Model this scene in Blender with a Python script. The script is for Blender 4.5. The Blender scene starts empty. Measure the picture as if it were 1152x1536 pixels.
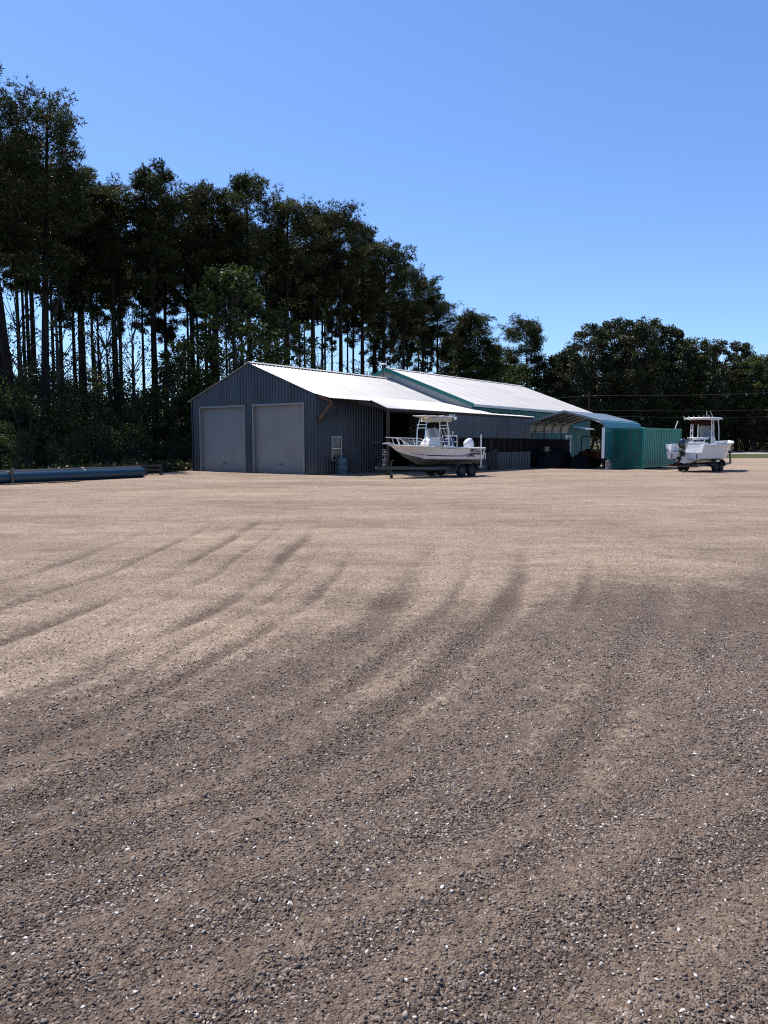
import bpy, math, random
import numpy as np
from mathutils import Vector, Matrix, Quaternion
R = math.radians
C = bpy.context.scene.collection
rng = random.Random(7)

# ------------------------------------------------------------------ camera frame
F_PX, HOR, CAMH = 1150.0, 667.0, 1.6
PITCH = math.atan((768 - HOR) / F_PX)
def gx(px, Y):
    """world x that lies at image column px at distance Y"""
    return (px - 576.0) / F_PX * Y

# ------------------------------------------------------------------ terrain profile (rises gently beyond the yard)
PROF_Y = [-1000, 92, 112, 121, 145, 400, 4000]
PROF_Z = [0, 0, .236, .485, .72, .95, .95]
def gz(y): return float(np.interp(y, PROF_Y, PROF_Z))

# ------------------------------------------------------------------ materials
def mat(name, base=(.5,.5,.5), rough=.6, metal=0.0, spec=.5, noise=None, bump=None, coat=0.0):
    """noise=(scale, colour2, lo, hi[, stretch]) mixes a second colour; bump=(scale, strength, dist)"""
    m = bpy.data.materials.new(name); m.use_nodes = True
    nt = m.node_tree; N = nt.nodes; L = nt.links
    b = N['Principled BSDF']
    b.inputs['Base Color'].default_value = (*base, 1); b.inputs['Roughness'].default_value = rough
    b.inputs['Metallic'].default_value = metal; b.inputs['Specular IOR Level'].default_value = spec
    if coat: b.inputs['Coat Weight'].default_value = coat; b.inputs['Coat Roughness'].default_value = .08
    tc = N.new('ShaderNodeTexCoord')
    if noise:
        mp = N.new('ShaderNodeMapping'); L.new(tc.outputs['Object'], mp.inputs[0])
        if len(noise) > 4: mp.inputs['Scale'].default_value = noise[4]
        n = N.new('ShaderNodeTexNoise'); n.inputs['Scale'].default_value = noise[0]; n.inputs['Detail'].default_value = 6
        L.new(mp.outputs[0], n.inputs['Vector'])
        r = N.new('ShaderNodeMapRange'); r.inputs[1].default_value = noise[2]; r.inputs[2].default_value = noise[3]
        L.new(n.outputs['Fac'], r.inputs[0])
        mx = N.new('ShaderNodeMix'); mx.data_type = 'RGBA'
        mx.inputs[6].default_value = (*base, 1); mx.inputs[7].default_value = (*noise[1], 1)
        L.new(r.outputs[0], mx.inputs[0]); L.new(mx.outputs[2], b.inputs['Base Color'])
    if bump:
        n2 = N.new('ShaderNodeTexNoise'); n2.inputs['Scale'].default_value = bump[0]; n2.inputs['Detail'].default_value = 4
        L.new(tc.outputs['Object'], n2.inputs['Vector'])
        bp = N.new('ShaderNodeBump'); bp.inputs['Strength'].default_value = bump[1]; bp.inputs['Distance'].default_value = bump[2]
        L.new(n2.outputs['Fac'], bp.inputs['Height']); L.new(bp.outputs[0], b.inputs['Normal'])
    return m

def leaf_mat(name, c1, c2, c3, trans=.28, spec=.22):
    m = bpy.data.materials.new(name); m.use_nodes = True
    nt = m.node_tree; N = nt.nodes; L = nt.links
    b = N['Principled BSDF']; spec = .30 if 'leaves' in name else spec
    b.inputs['Roughness'].default_value = .5; b.inputs['Specular IOR Level'].default_value = spec
    at = N.new('ShaderNodeAttribute'); at.attribute_name = 'tone'
    cr = N.new('ShaderNodeValToRGB'); e = cr.color_ramp.elements
    e[0].color = (*c1, 1); e[1].color = (*c3, 1); k = e.new(.55); k.color = (*c2, 1)
    L.new(at.outputs['Fac'], cr.inputs[0]); L.new(cr.outputs[0], b.inputs['Base Color'])
    tr = N.new('ShaderNodeBsdfTranslucent'); L.new(cr.outputs[0], tr.inputs[0])
    mx = N.new('ShaderNodeMixShader'); mx.inputs[0].default_value = trans
    L.new(b.outputs[0], mx.inputs[1]); L.new(tr.outputs[0], mx.inputs[2])
    L.new(mx.outputs[0], N['Material Output'].inputs[0])
    return m

M = {}
M['siding'] = mat('grey_siding', (.040,.049,.066), .33, .5, .5, (1.3, (.026,.032,.044), .4, .7, (1,1,.35)))
M['siding_b'] = mat('newer_grey_siding', (.085,.098,.118), .36, .45, .5, (1.3, (.062,.072,.088), .4, .7, (1,1,.35)))
M['siding_trim'] = mat('pale_trim', (.20,.20,.20), .45, .1)
M['roof_grey'] = mat('galvanised_roof', (.44,.425,.40), .42, .0, .4, (.8, (.365,.35,.33), .42, .72, (.3,2.5,1)))
M['roof_white'] = mat('white_roof', (.53,.50,.47), .5, .0, .4, (.5, (.465,.435,.41), .45, .75, (.3,2,1)))
M['door_grey'] = mat('roll_door_paint', (.215,.213,.205), .6, 0, .3, (.7, (.188,.186,.18), .4, .7))
M['teal'] = mat('teal_siding', (.004,.115,.105), .45, .0, .4, (.9, (.004,.092,.083), .4, .7))
M['teal_trim'] = mat('teal_trim', (.006,.15,.135), .45)
M['silver'] = mat('silver_fascia', (.42,.43,.44), .4, .2)
M['white_trim'] = mat('white_trim', (.75,.75,.73), .5)
M['wood'] = mat('brown_timber', (.16,.085,.045), .8, 0, .2, (6, (.09,.05,.03), .4, .65, (1,1,.15)), (14,.4,.01))
M['wood_pale'] = mat('pale_timber', (.16,.12,.08), .8, 0, .2, (5, (.10,.075,.05), .4, .65, (1,1,.2)))
M['wood_grey'] = mat('weathered_timber', (.055,.047,.038), .85, 0, .2, (6, (.032,.027,.022), .4, .65))
M['dark_metal'] = mat('dark_metal', (.05,.052,.055), .5, .5)
M['frame_metal'] = mat('galvanised_tube', (.075,.077,.08), .5, .5, .5, (9, (.045,.045,.047), .45, .7))
M['alu'] = mat('polished_tube', (.72,.72,.72), .25, .75)
M['tyre'] = mat('tyre_rubber', (.018,.018,.018), .85, 0, .2, (8, (.05,.045,.04), .55, .8))
M['rim'] = mat('wheel_rim', (.05,.05,.052), .5, .4)
M['gel'] = mat('white_gelcoat', (.70,.66,.61), .26, 0, .5, (1.4, (.59,.555,.51), .5, .8), None, .3)
M['gel2'] = mat('cool_white_gelcoat', (.62,.625,.63), .24, 0, .5, (1.4, (.53,.535,.535), .5, .8), None, .3)
M['bottom'] = mat('shaded_hull_bottom', (.13,.13,.13), .6, 0, .3, (2, (.08,.08,.075), .4, .7))  # shade below the chine put into a dark underside colour
M['liner'] = mat('deck_liner', (.66,.65,.63), .5)
M['navy'] = mat('navy_decal', (.012,.014,.06), .35)
M['black'] = mat('black_plastic', (.012,.012,.013), .35)
M['cowl_black'] = mat('black_cowling', (.010,.011,.014), .16, 0, .6, None, None, .6)
M['cowl_white'] = mat('white_cowling', (.74,.74,.75), .2, 0, .5, None, None, .4)
M['canvas'] = mat('sun_bleached_canvas', (.50,.45,.37), .9, 0, .1, (5, (.36,.32,.26), .4, .7), (8,.6,.03))
M['burgundy'] = mat('maroon_canvas', (.03,.008,.008), .9, 0, .1)
M['vinyl_blue'] = mat('blue_vinyl', (.025,.05,.16), .5)
M['vinyl_white'] = mat('white_vinyl', (.7,.7,.68), .5)
M['pvc'] = mat('white_pvc', (.75,.75,.73), .4)
M['pipe'] = mat('blue_pipe_plastic', (.006,.034,.062), .34, 0, .5, (2.2, (.009,.035,.058), .45, .75, (3,3,.4)))
M['pipe_dark'] = mat('black_pipe_plastic', (.012,.014,.02), .4, 0, .5, (2, (.03,.03,.035), .5, .8))
M['container'] = mat('green_container_paint', (.001,.205,.150), .42, 0, .4, (1.1, (.002,.165,.12), .45, .7), None)
M['container_door'] = mat('shaded_container_door', (.001,.125,.094), .45, 0, .4, (1.3, (.004,.088,.066), .5, .75))  # dimmer door face put into a darker copy of the container green
M['rust'] = mat('rusty_rod', (.15,.14,.12), .6, .2, .3, (9, (.14,.06,.03), .45, .65))
M['carport'] = mat('pale_teal_sheet', (.03,.16,.165), .36, .1, .5, (2, (.024,.13,.135), .45, .7, (.3,1,1)))
M['carport_roof'] = mat('carport_roof_sheet', (.205,.245,.26), .36, .15, .5, (1.2, (.17,.21,.225), .45, .7, (.25,1,1)))
M['concrete'] = mat('concrete', (.30,.29,.27), .9, 0, .2, (7, (.22,.21,.2), .4, .65), (20,.3,.01))
M['dark_slab'] = mat('shade_dark_concrete', (.035,.033,.03), .8, 0, .2, (3, (.02,.019,.018), .4, .65))  # slab colour darkened so the workshop bay stays in shade
M['barrel'] = mat('faded_blue_plastic', (.10,.13,.165), .45, 0, .4, (4, (.075,.10,.13), .45, .7))
M['tractor'] = mat('orange_tractor_paint', (.16,.035,.01), .45)
M['cloth_and_shade'] = mat('cloth_and_shade_black', (.012,.012,.014), .95, 0, .1)  # near-black for added shade panels and piles, also trailer bunks
def glass_mat():
    m = bpy.data.materials.new('window_glass'); m.use_nodes = True
    b = m.node_tree.nodes['Principled BSDF']
    b.inputs['Base Color'].default_value = (.03,.035,.04,1); b.inputs['Roughness'].default_value = .06
    b.inputs['Specular IOR Level'].default_value = .7
    return m
M['glass'] = glass_mat()
def screen_mat():
    m = bpy.data.materials.new('clear_windscreen'); m.use_nodes = True
    nt = m.node_tree; b = nt.nodes['Principled BSDF']
    b.inputs['Base Color'].default_value = (.5,.53,.55,1); b.inputs['Roughness'].default_value = .05
    b.inputs['Alpha'].default_value = .28
    return m
M['screen'] = screen_mat()
M['bark'] = mat('pine_bark', (.026,.020,.017), .95, 0, .1, (5, (.014,.011,.010), .4, .62, (1,1,.25)), (9,.8,.05))
M['bark2'] = mat('grey_bark', (.075,.065,.055), .95, 0, .1, (5, (.04,.035,.03), .4, .62, (1,1,.3)), (9,.6,.04))
M['needles'] = leaf_mat('pine_needles', (0.012,0.016,0.005), (0.034,0.043,0.012), (0.082,0.088,0.022), .42)
M['needles_b'] = leaf_mat('pine_needles_olive', (0.013,0.016,0.005), (0.038,0.044,0.013), (0.088,0.088,0.024), .42)
M['leaves'] = leaf_mat('broad_leaves', (0.022,0.031,0.007), (0.048,0.066,0.013), (0.12,0.135,0.028), .3)
M['leaves_dark'] = leaf_mat('dark_leaves', (0.013,0.019,0.005), (0.029,0.037,0.010), (0.074,0.078,0.020), .25)
M['leaves_pale'] = leaf_mat('fresh_leaves', (0.028,0.042,0.007), (0.058,0.080,0.013), (0.13,0.155,0.028), .35)
M['leaves_red'] = leaf_mat('maroon_leaves', (0.0203,0.0072,0.0054), (0.0493,0.0145,0.0108), (0.1087,0.0406,0.0234), .25)

def weather(m, width=.92, amt=.10, dirt=None):
    """sheet-to-sheet tone differences, and mud splashed up the foot of a wall"""
    nt = m.node_tree; N = nt.nodes; L = nt.links; b = N['Principled BSDF']
    src = b.inputs['Base Color'].links[0].from_socket
    tc = N.new('ShaderNodeTexCoord'); sp = N.new('ShaderNodeSeparateXYZ'); L.new(tc.outputs['Object'], sp.inputs[0])
    a = N.new('ShaderNodeMath'); L.new(sp.outputs[0], a.inputs[0])
    if dirt: L.new(sp.outputs[1], a.inputs[1])
    else: a.inputs[1].default_value = 0
    d = N.new('ShaderNodeMath'); d.operation = 'DIVIDE'; L.new(a.outputs[0], d.inputs[0]); d.inputs[1].default_value = width
    f = N.new('ShaderNodeMath'); f.operation = 'FLOOR'; L.new(d.outputs[0], f.inputs[0])
    wn = N.new('ShaderNodeTexWhiteNoise'); wn.noise_dimensions = '1D'; L.new(f.outputs[0], wn.inputs['W'])
    r = N.new('ShaderNodeMapRange'); r.inputs[3].default_value = 1-amt; r.inputs[4].default_value = 1+amt*.6; L.new(wn.outputs['Value'], r.inputs[0])
    mx = N.new('ShaderNodeMix'); mx.data_type = 'RGBA'; mx.blend_type = 'MULTIPLY'; mx.inputs[0].default_value = 1
    L.new(src, mx.inputs[6]); L.new(r.outputs[0], mx.inputs[7]); out = mx.outputs[2]
    if dirt:
        n = N.new('ShaderNodeTexNoise'); n.inputs['Scale'].default_value = 4; n.inputs['Detail'].default_value = 6; L.new(tc.outputs['Object'], n.inputs['Vector'])
        h = N.new('ShaderNodeMapRange'); h.inputs[1].default_value = .75; h.inputs[2].default_value = .02; h.inputs[3].default_value = 0; h.inputs[4].default_value = 1; L.new(sp.outputs[2], h.inputs[0])
        k = N.new('ShaderNodeMath'); k.operation = 'MULTIPLY'; L.new(h.outputs[0], k.inputs[0]); L.new(n.outputs['Fac'], k.inputs[1])
        m2 = N.new('ShaderNodeMix'); m2.data_type = 'RGBA'; L.new(k.outputs[0], m2.inputs[0]); L.new(out, m2.inputs[6]); m2.inputs[7].default_value = (*dirt,1); out = m2.outputs[2]
    L.new(out, b.inputs['Base Color'])
weather(M['siding_b'], .92, .10, (.10,.085,.07)); weather(M['siding'], .92, .14, (.10,.085,.07)); weather(M['teal'], .92, .12, (.07,.08,.06)); weather(M['door_grey'], 30, .0, (.16,.135,.11))
weather(M['roof_grey'], .9, .10); weather(M['roof_white'], .9, .08); weather(M['container'], .6, .10, (.03,.05,.035)); weather(M['carport_roof'], 1.2, .08)

# ------------------------------------------------------------------ mesh builder
class MB:
    def __init__(s): s.v = []; s.f = []; s.m = []; s.sm = []
    def add(s, vs, fs, mi=0, smooth=False, mx=None):
        o = len(s.v)
        s.v += [tuple(mx @ Vector(p)) if mx else tuple(p) for p in vs]
        for f in fs: s.f.append(tuple(i + o for i in f)); s.m.append(mi); s.sm.append(smooth)
        return s
    def box(s, a, b, mi=0, mx=None, ch=0.0):
        x0,y0,z0 = a; x1,y1,z1 = b
        if ch <= 0:
            vs = [(x0,y0,z0),(x1,y0,z0),(x1,y1,z0),(x0,y1,z0),(x0,y0,z1),(x1,y0,z1),(x1,y1,z1),(x0,y1,z1)]
            return s.add(vs, [(0,3,2,1),(4,5,6,7),(0,1,5,4),(1,2,6,5),(2,3,7,6),(3,0,4,7)], mi, False, mx)
        c = ch; vs = []
        for z, k in ((z0,c),(z0+c,0),(z1-c,0),(z1,c)):
            q = 0 if k == 0 else k
            vs += [(x0+c,y0+q,z),(x1-c,y0+q,z),(x1-q,y0+c,z),(x1-q,y1-c,z),(x1-c,y1-q,z),(x0+c,y1-q,z),(x0+q,y1-c,z),(x0+q,y0+c,z)]
        fs = [tuple(range(7,-1,-1)), tuple(range(24,32))]
        for l in range(3):
            for i in range(8):
                j = (i+1) % 8; fs.append((l*8+i, l*8+j, l*8+8+j, l*8+8+i))
        return s.add(vs, fs, mi, False, mx)
    def tube(s, pts, r, n=6, mi=0, cap=True, smooth=True, mx=None):
        pts = [Vector(p) for p in pts]; k = len(pts)
        rs = r if isinstance(r, (list, tuple)) else [r]*k
        vs = []; up = None
        for i, p in enumerate(pts):
            t = (pts[min(i+1,k-1)] - pts[max(i-1,0)]).normalized()
            if up is None: up = Vector((0,0,1)) if abs(t.z) < .9 else Vector((1,0,0))
            a = t.cross(up).normalized(); b = a.cross(t).normalized(); up = b
            for j in range(n):
                q = 2*math.pi*j/n
                vs.append(p + a*math.cos(q)*rs[i] + b*math.sin(q)*rs[i])
        fs = [(i*n+j, i*n+(j+1)%n, (i+1)*n+(j+1)%n, (i+1)*n+j) for i in range(k-1) for j in range(n)]
        s.add(vs, fs, mi, smooth, mx)
        if cap:
            s.add(vs[:n], [tuple(range(n))], mi, False, mx); s.add(vs[-n:], [tuple(range(n-1,-1,-1))], mi, False, mx)
        return s
    def lathe(s, prof, n=20, mi=0, mx=None, axis='z', smooth=True):
        vs = []
        for (r, h) in prof:
            for j in range(n):
                q = 2*math.pi*j/n; c, d = r*math.cos(q), r*math.sin(q)
                vs.append((c,d,h) if axis == 'z' else ((c,h,d) if axis == 'y' else (h,c,d)))
        k = len(prof)
        fs = [(i*n+j, i*n+(j+1)%n, (i+1)*n+(j+1)%n, (i+1)*n+j) for i in range(k-1) for j in range(n)]
        s.add(vs, fs, mi, smooth, mx)
        return s
    def prism(s, poly, off, mi=0, mx=None):
        """poly: 3-D ring; off: extrusion vector"""
        n = len(poly); o = Vector(off)
        vs = [Vector(p) for p in poly] + [Vector(p)+o for p in poly]
        fs = [tuple(range(n-1,-1,-1)), tuple(range(n,2*n))] + [(i,(i+1)%n,n+(i+1)%n,n+i) for i in range(n)]
        return s.add(vs, fs, mi, False, mx)
    def build(s, name, mats, parent=None, angle=None):
        me = bpy.data.meshes.new(name)
        me.from_pydata([tuple(v) for v in s.v], [], s.f)
        for m in (mats if isinstance(mats, (list,tuple)) else [mats]): me.materials.append(m)
        me.polygons.foreach_set('material_index', s.m); me.polygons.foreach_set('use_smooth', s.sm)
        me.update()
        o = bpy.data.objects.new(name, me); C.objects.link(o)
        if parent: o.parent = parent
        return o

def thing(name, label, cat, loc=(0,0,0), rz=0, group=None):
    o = bpy.data.objects.new(name, None); C.objects.link(o)
    o.empty_display_size = .3
    o.location = loc; o.rotation_euler = (0,0,rz); o['label'] = label; o['category'] = cat
    if group: o['group'] = group
    return o
def tag(o, label, cat, group=None):
    o['label'] = label; o['category'] = cat
    if group: o['group'] = group
    return o
def structure(o): o['kind'] = 'structure'; return o

# ------------------------------------------------------------------ ground
def vnoise(x, y, seed=0):
    """smooth lattice noise, vectorised, 0..1"""
    x = np.asarray(x, float); y = np.asarray(y, float)
    xi = np.floor(x).astype(np.int64); yi = np.floor(y).astype(np.int64)
    fx = x - xi; fy = y - yi
    fx = fx*fx*(3-2*fx); fy = fy*fy*(3-2*fy)
    def h(a, b):
        n = (a*374761393 + b*668265263 + seed*2147483647*13) & 0xFFFFFFFF
        n = ((n ^ (n >> 13)) * 1274126177) & 0xFFFFFFFF
        return ((n ^ (n >> 16)) & 0xFFFF) / 65535.0
    return (h(xi,yi)*(1-fx)+h(xi+1,yi)*fx)*(1-fy) + (h(xi,yi+1)*(1-fx)+h(xi+1,yi+1)*fx)*fy
def fbm(x, y, seed=0, o=4):
    a = 0; w = .5; t = 0
    for i in range(o):
        a = a + w*vnoise(x*2**i, y*2**i, seed+i); t += w; w *= .55
    return a/t
def sstep(a, b, x): t = np.clip((x-a)/(b-a), 0, 1); return t*t*(3-2*t)
GY = [-2, .6, 2.44, 3.45, 5.1, 7, 9.5, 13, 17, 30]
GX = [-7.5, -3.5, -1.22, .07, .9, 1.35, 1.7, 1.85, 1.7, .6]
TRACKS = [(-3.05,.12,1.0,17), (-4.35,.11,.9,19), (-1.5,.13,1.0,14), (-.55,.11,.9,13), (.75,.11,.75,11), (-6.1,.13,.7,15), (-7.6,.14,.6,16), (2.1,.13,.7,10), (3.6,.15,.65,12),
          (-2.25,.07,.7,13), (-3.75,.07,.6,17), (.1,.06,.6,12), (-1.05,.06,.6,13), (-5.2,.08,.6,18), (-6.9,.08,.5,17), (1.4,.08,.6,9), (2.9,.08,.5,9), (-2.65,.05,.5,15), (4.8,.12,.5,12), (-9,.15,.5,18)]
def ground_fields(x, y):
    """fines (0 coarse dark gravel, 1 tan dust), track (0..1), height"""
    wob = (fbm(x*.3, y*.16, 40)-.5)*.55
    q = x - np.interp(y, GY, GX) + wob
    sp = 1+.28*np.maximum(0,np.minimum(y,16)-5.5)/3.5
    q = np.where(q > -2.5, (q+2.5)/sp-2.5, q)
    slope = np.clip(1/np.sqrt(1+np.gradient(np.interp(np.linspace(-2,30,200), GY, GX), 32/199.)**2), .5, 1)
    tr = np.zeros_like(x); side = np.zeros_like(x)
    for off, w, k, ymax in TRACKS:
        d = (q-off)/w * np.interp(y, np.linspace(-2,30,200), slope)
        brk = .42 + .58*sstep(.30,.60, fbm(x*.8+off*7, y*.35, 11))
        fade = (1-sstep(ymax*.55, ymax*1.1, y))*brk
        tr = np.maximum(tr, k*fade*np.exp(-d*d))
        side = np.maximum(side, k*fade*np.exp(-((np.abs(d)-1.9)/.8)**2))
    streak = fbm(q*1.1+5, y*.16, 3)
    mid = fbm(x*.45, y*.3, 21); fine = fbm(x*2.2, y*1.6, 33)
    far = sstep(1.8, 9.8, y + (mid-.5)*6 - np.clip(x-.3,0,6)*.48 + np.clip(-x,0,4)*.5)
    band = sstep(.44,.70, streak*.6 + fine*.4)*(1-sstep(9,16,y))
    fines = np.clip((.12 + .82*far + .20*band) + .2*(mid-.5) + .25*side - .30*tr, 0, 1)
    amp = 1 - sstep(22, 34, np.abs(y)) * 1.0
    amp = amp*(1-sstep(12,20,np.abs(x)))
    hgt = (-.030*tr + .014*side + .030*(mid-.5) + .012*(fine-.5) - .014*band)*amp
    return fines, tr, hgt

def make_ground():
    xs = np.sort(np.concatenate([np.sinh(np.linspace(-4.6,4.6,150))*1.0, np.linspace(-5,5,171), [-2500,2500,-700,700]]))
    ys = np.concatenate([[-60,-20,-8,-3,-1,0,.6], np.linspace(1.1,6,190), np.geomspace(6.05,92,210), [97,104,112,116.5,121,133,145,200,280,400,800,3500]])
    X, Y = np.meshgrid(xs, ys)
    f, t, h = ground_fields(X.ravel(), Y.ravel())
    base = np.interp(Y.ravel(), PROF_Y, PROF_Z)
    V = np.stack([X.ravel(), Y.ravel(), base+h], 1)
    nx, ny = len(xs), len(ys)
    I = np.arange(nx*ny).reshape(ny, nx)
    Fq = np.stack([I[:-1,:-1], I[:-1,1:], I[1:,1:], I[1:,:-1]], -1).reshape(-1,4)
    me = bpy.data.meshes.new('ground')
    me.vertices.add(len(V)); me.vertices.foreach_set('co', V.ravel())
    me.loops.add(Fq.size); me.loops.foreach_set('vertex_index', Fq.ravel())
    me.polygons.add(len(Fq)); me.polygons.foreach_set('loop_start', np.arange(len(Fq))*4); 
    me.polygons.foreach_set('use_smooth', np.ones(len(Fq), bool))
    for nm, a in (('fines', f), ('track', t)):
        at = me.attributes.new(nm, 'FLOAT', 'POINT'); at.data.foreach_set('value', a.astype(np.float32))
    me.update(calc_edges=True)
    o = bpy.data.objects.new('ground', me); C.objects.link(o); structure(o)
    # gravel material
    m = bpy.data.materials.new('gravel_yard'); m.use_nodes = True
    nt = m.node_tree; N = nt.nodes; L = nt.links; b = N['Principled BSDF']
    b.inputs['Roughness'].default_value = .95; b.inputs['Specular IOR Level'].default_value = .15
    tc = N.new('ShaderNodeTexCoord')
    def noise(s, d=6, rough=.55, stretch=None):
        n = N.new('ShaderNodeTexNoise'); n.inputs['Scale'].default_value = s; n.inputs['Detail'].default_value = d; n.inputs['Roughness'].default_value = rough
        if stretch:
            mp = N.new('ShaderNodeMapping'); mp.inputs['Scale'].default_value = stretch
            L.new(tc.outputs['Object'], mp.inputs[0]); L.new(mp.outputs[0], n.inputs['Vector'])
        else: L.new(tc.outputs['Object'], n.inputs['Vector'])
        return n.outputs['Fac']
    def vor(s, out='Color'):
        n = N.new('ShaderNodeTexVoronoi'); n.inputs['Scale'].default_value = s
        L.new(tc.outputs['Object'], n.inputs['Vector']); return n
    def attr(n):
        a = N.new('ShaderNodeAttribute'); a.attribute_name = n; return a.outputs['Fac']
    def math_(op, a, c, clamp=False):
        n = N.new('ShaderNodeMath'); n.operation = op; n.use_clamp = clamp
        for i, v in enumerate((a, c)):
            if isinstance(v, (int,float)): n.inputs[i].default_value = v
            else: L.new(v, n.inputs[i])
        return n.outputs[0]
    def ramp(src, stops):
        n = N.new('ShaderNodeValToRGB'); e = n.color_ramp.elements
        while len(e) < len(stops): e.new(.5)
        for k, (p, c) in zip(e, stops): k.position = p; k.color = (*c, 1)
        L.new(src, n.inputs[0]); return n.outputs[0]
    def mix(f_, a, c, bt='MIX'):
        n = N.new('ShaderNodeMix'); n.data_type = 'RGBA'; n.blend_type = bt
        for i, v in ((0,f_),(6,a),(7,c)):
            if isinstance(v, (int,float)): n.inputs[i].default_value = v
            elif isinstance(v, tuple): n.inputs[i].default_value = (*v,1)
            else: L.new(v, n.inputs[i])
        return n.outputs[2]
    def mr(v, a, c):
        n = N.new('ShaderNodeMapRange'); n.interpolation_type = 'SMOOTHSTEP'; n.inputs[1].default_value = a; n.inputs[2].default_value = c; L.new(v, n.inputs[0]); return n.outputs[0]
    v1 = vor(105); v2 = vor(210); v3 = vor(48)
    sep = N.new('ShaderNodeSeparateColor'); L.new(v1.outputs['Color'], sep.inputs[0])
    sep2 = N.new('ShaderNodeSeparateColor'); L.new(v2.outputs['Color'], sep2.inputs[0])
    sep3 = N.new('ShaderNodeSeparateColor'); L.new(v3.outputs['Color'], sep3.inputs[0])
    stones = [(0,(.024,.018,.016)), (.35,(.066,.051,.044)), (.62,(.128,.100,.085)), (.84,(.22,.18,.15)), (.96,(.40,.35,.30)), (1,(.68,.63,.57))]
    coarse = mix(.3, ramp(sep.outputs[0], stones), ramp(sep3.outputs[0], stones))
    dust = ramp(noise(3.0), [(.3,(.25,.19,.135)), (.5,(.365,.29,.212)), (.7,(.48,.395,.30))])
    dstone = ramp(sep2.outputs[0], [(0,(.085,.068,.055)), (.4,(.23,.182,.14)), (.8,(.40,.34,.27)), (1,(.68,.62,.54))])
    dstone3 = ramp(sep3.outputs[1], [(0,(.075,.058,.046)), (.35,(.20,.155,.115)), (.75,(.37,.305,.235)), (.93,(.50,.43,.35)), (1,(.74,.69,.61))])
    dstone = mix(.5, dstone, dstone3)
    dust2 = mix(.72, dust, dstone)
    # fine break-up of the boundary between dust and stones
    fin = math_('ADD', attr('fines'), math_('MULTIPLY', math_('SUBTRACT', noise(14, 4), .5), .9), True)
    fin = math_('ADD', fin, math_('MULTIPLY', math_('SUBTRACT', noise(.9, 6, .68, (1.0,.6,1)), .5), .7), True)
    brown_f = mix(.34, ramp(noise(6.0, 7, .65), [(.3,(.050,.036,.028)), (.5,(.088,.065,.051)), (.7,(.145,.110,.087))]), dstone)
    col = mix(mr(fin, .02, .5), coarse, brown_f)
    col = mix(mr(fin, .48, 1.0), col, dust2)
    brown = mix(math_('MULTIPLY', mr(math_('ADD', attr('track'), math_('MULTIPLY', math_('SUBTRACT', noise(16,7,.8), .5), 1.7)), .10, .95), .75, True), col, mix(.25, (.062,.043,.031), dstone))
    # wide tonal drift: paler scraped swathes across the yard
    sw = ramp(noise(.16, 7, .68, (.6,1.7,1)), [(.32,(.68,.66,.66)), (.52,(.98,.98,.98)), (.72,(1.2,1.18,1.13))])
    col = mix(1.0, brown, sw, 'MULTIPLY')
    sw2 = ramp(noise(1.0, 7, .75, (.55,1.6,1)), [(.36,(.80,.78,.76)), (.52,(1,1,1)), (.68,(1.13,1.12,1.10))])
    col = mix(mr(fin, .3, .9), col, mix(1.0, col, sw2, 'MULTIPLY'))
    col = mix(1.0, col, (1.05,.965,.92), 'MULTIPLY')
    L.new(col, b.inputs['Base Color'])
    hsum = math_('ADD', math_('MULTIPLY', v1.outputs['Distance'], -1.0), math_('MULTIPLY', v3.outputs['Distance'], -1.2))
    hsum = math_('ADD', hsum, math_('MULTIPLY', noise(40,5), 1.1))
    bp = N.new('ShaderNodeBump'); bp.inputs['Strength'].default_value = .9; bp.inputs['Distance'].default_value = .012
    L.new(hsum, bp.inputs['Height'])
    bp2 = N.new('ShaderNodeBump'); bp2.inputs['Strength'].default_value = .55; bp2.inputs['Distance'].default_value = .06
    L.new(noise(5.5, 7, .65), bp2.inputs['Height']); L.new(bp.outputs[0], bp2.inputs['Normal'])
    L.new(bp2.outputs[0], b.inputs['Normal'])
    me.materials.append(m)
    return o
make_ground()

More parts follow.
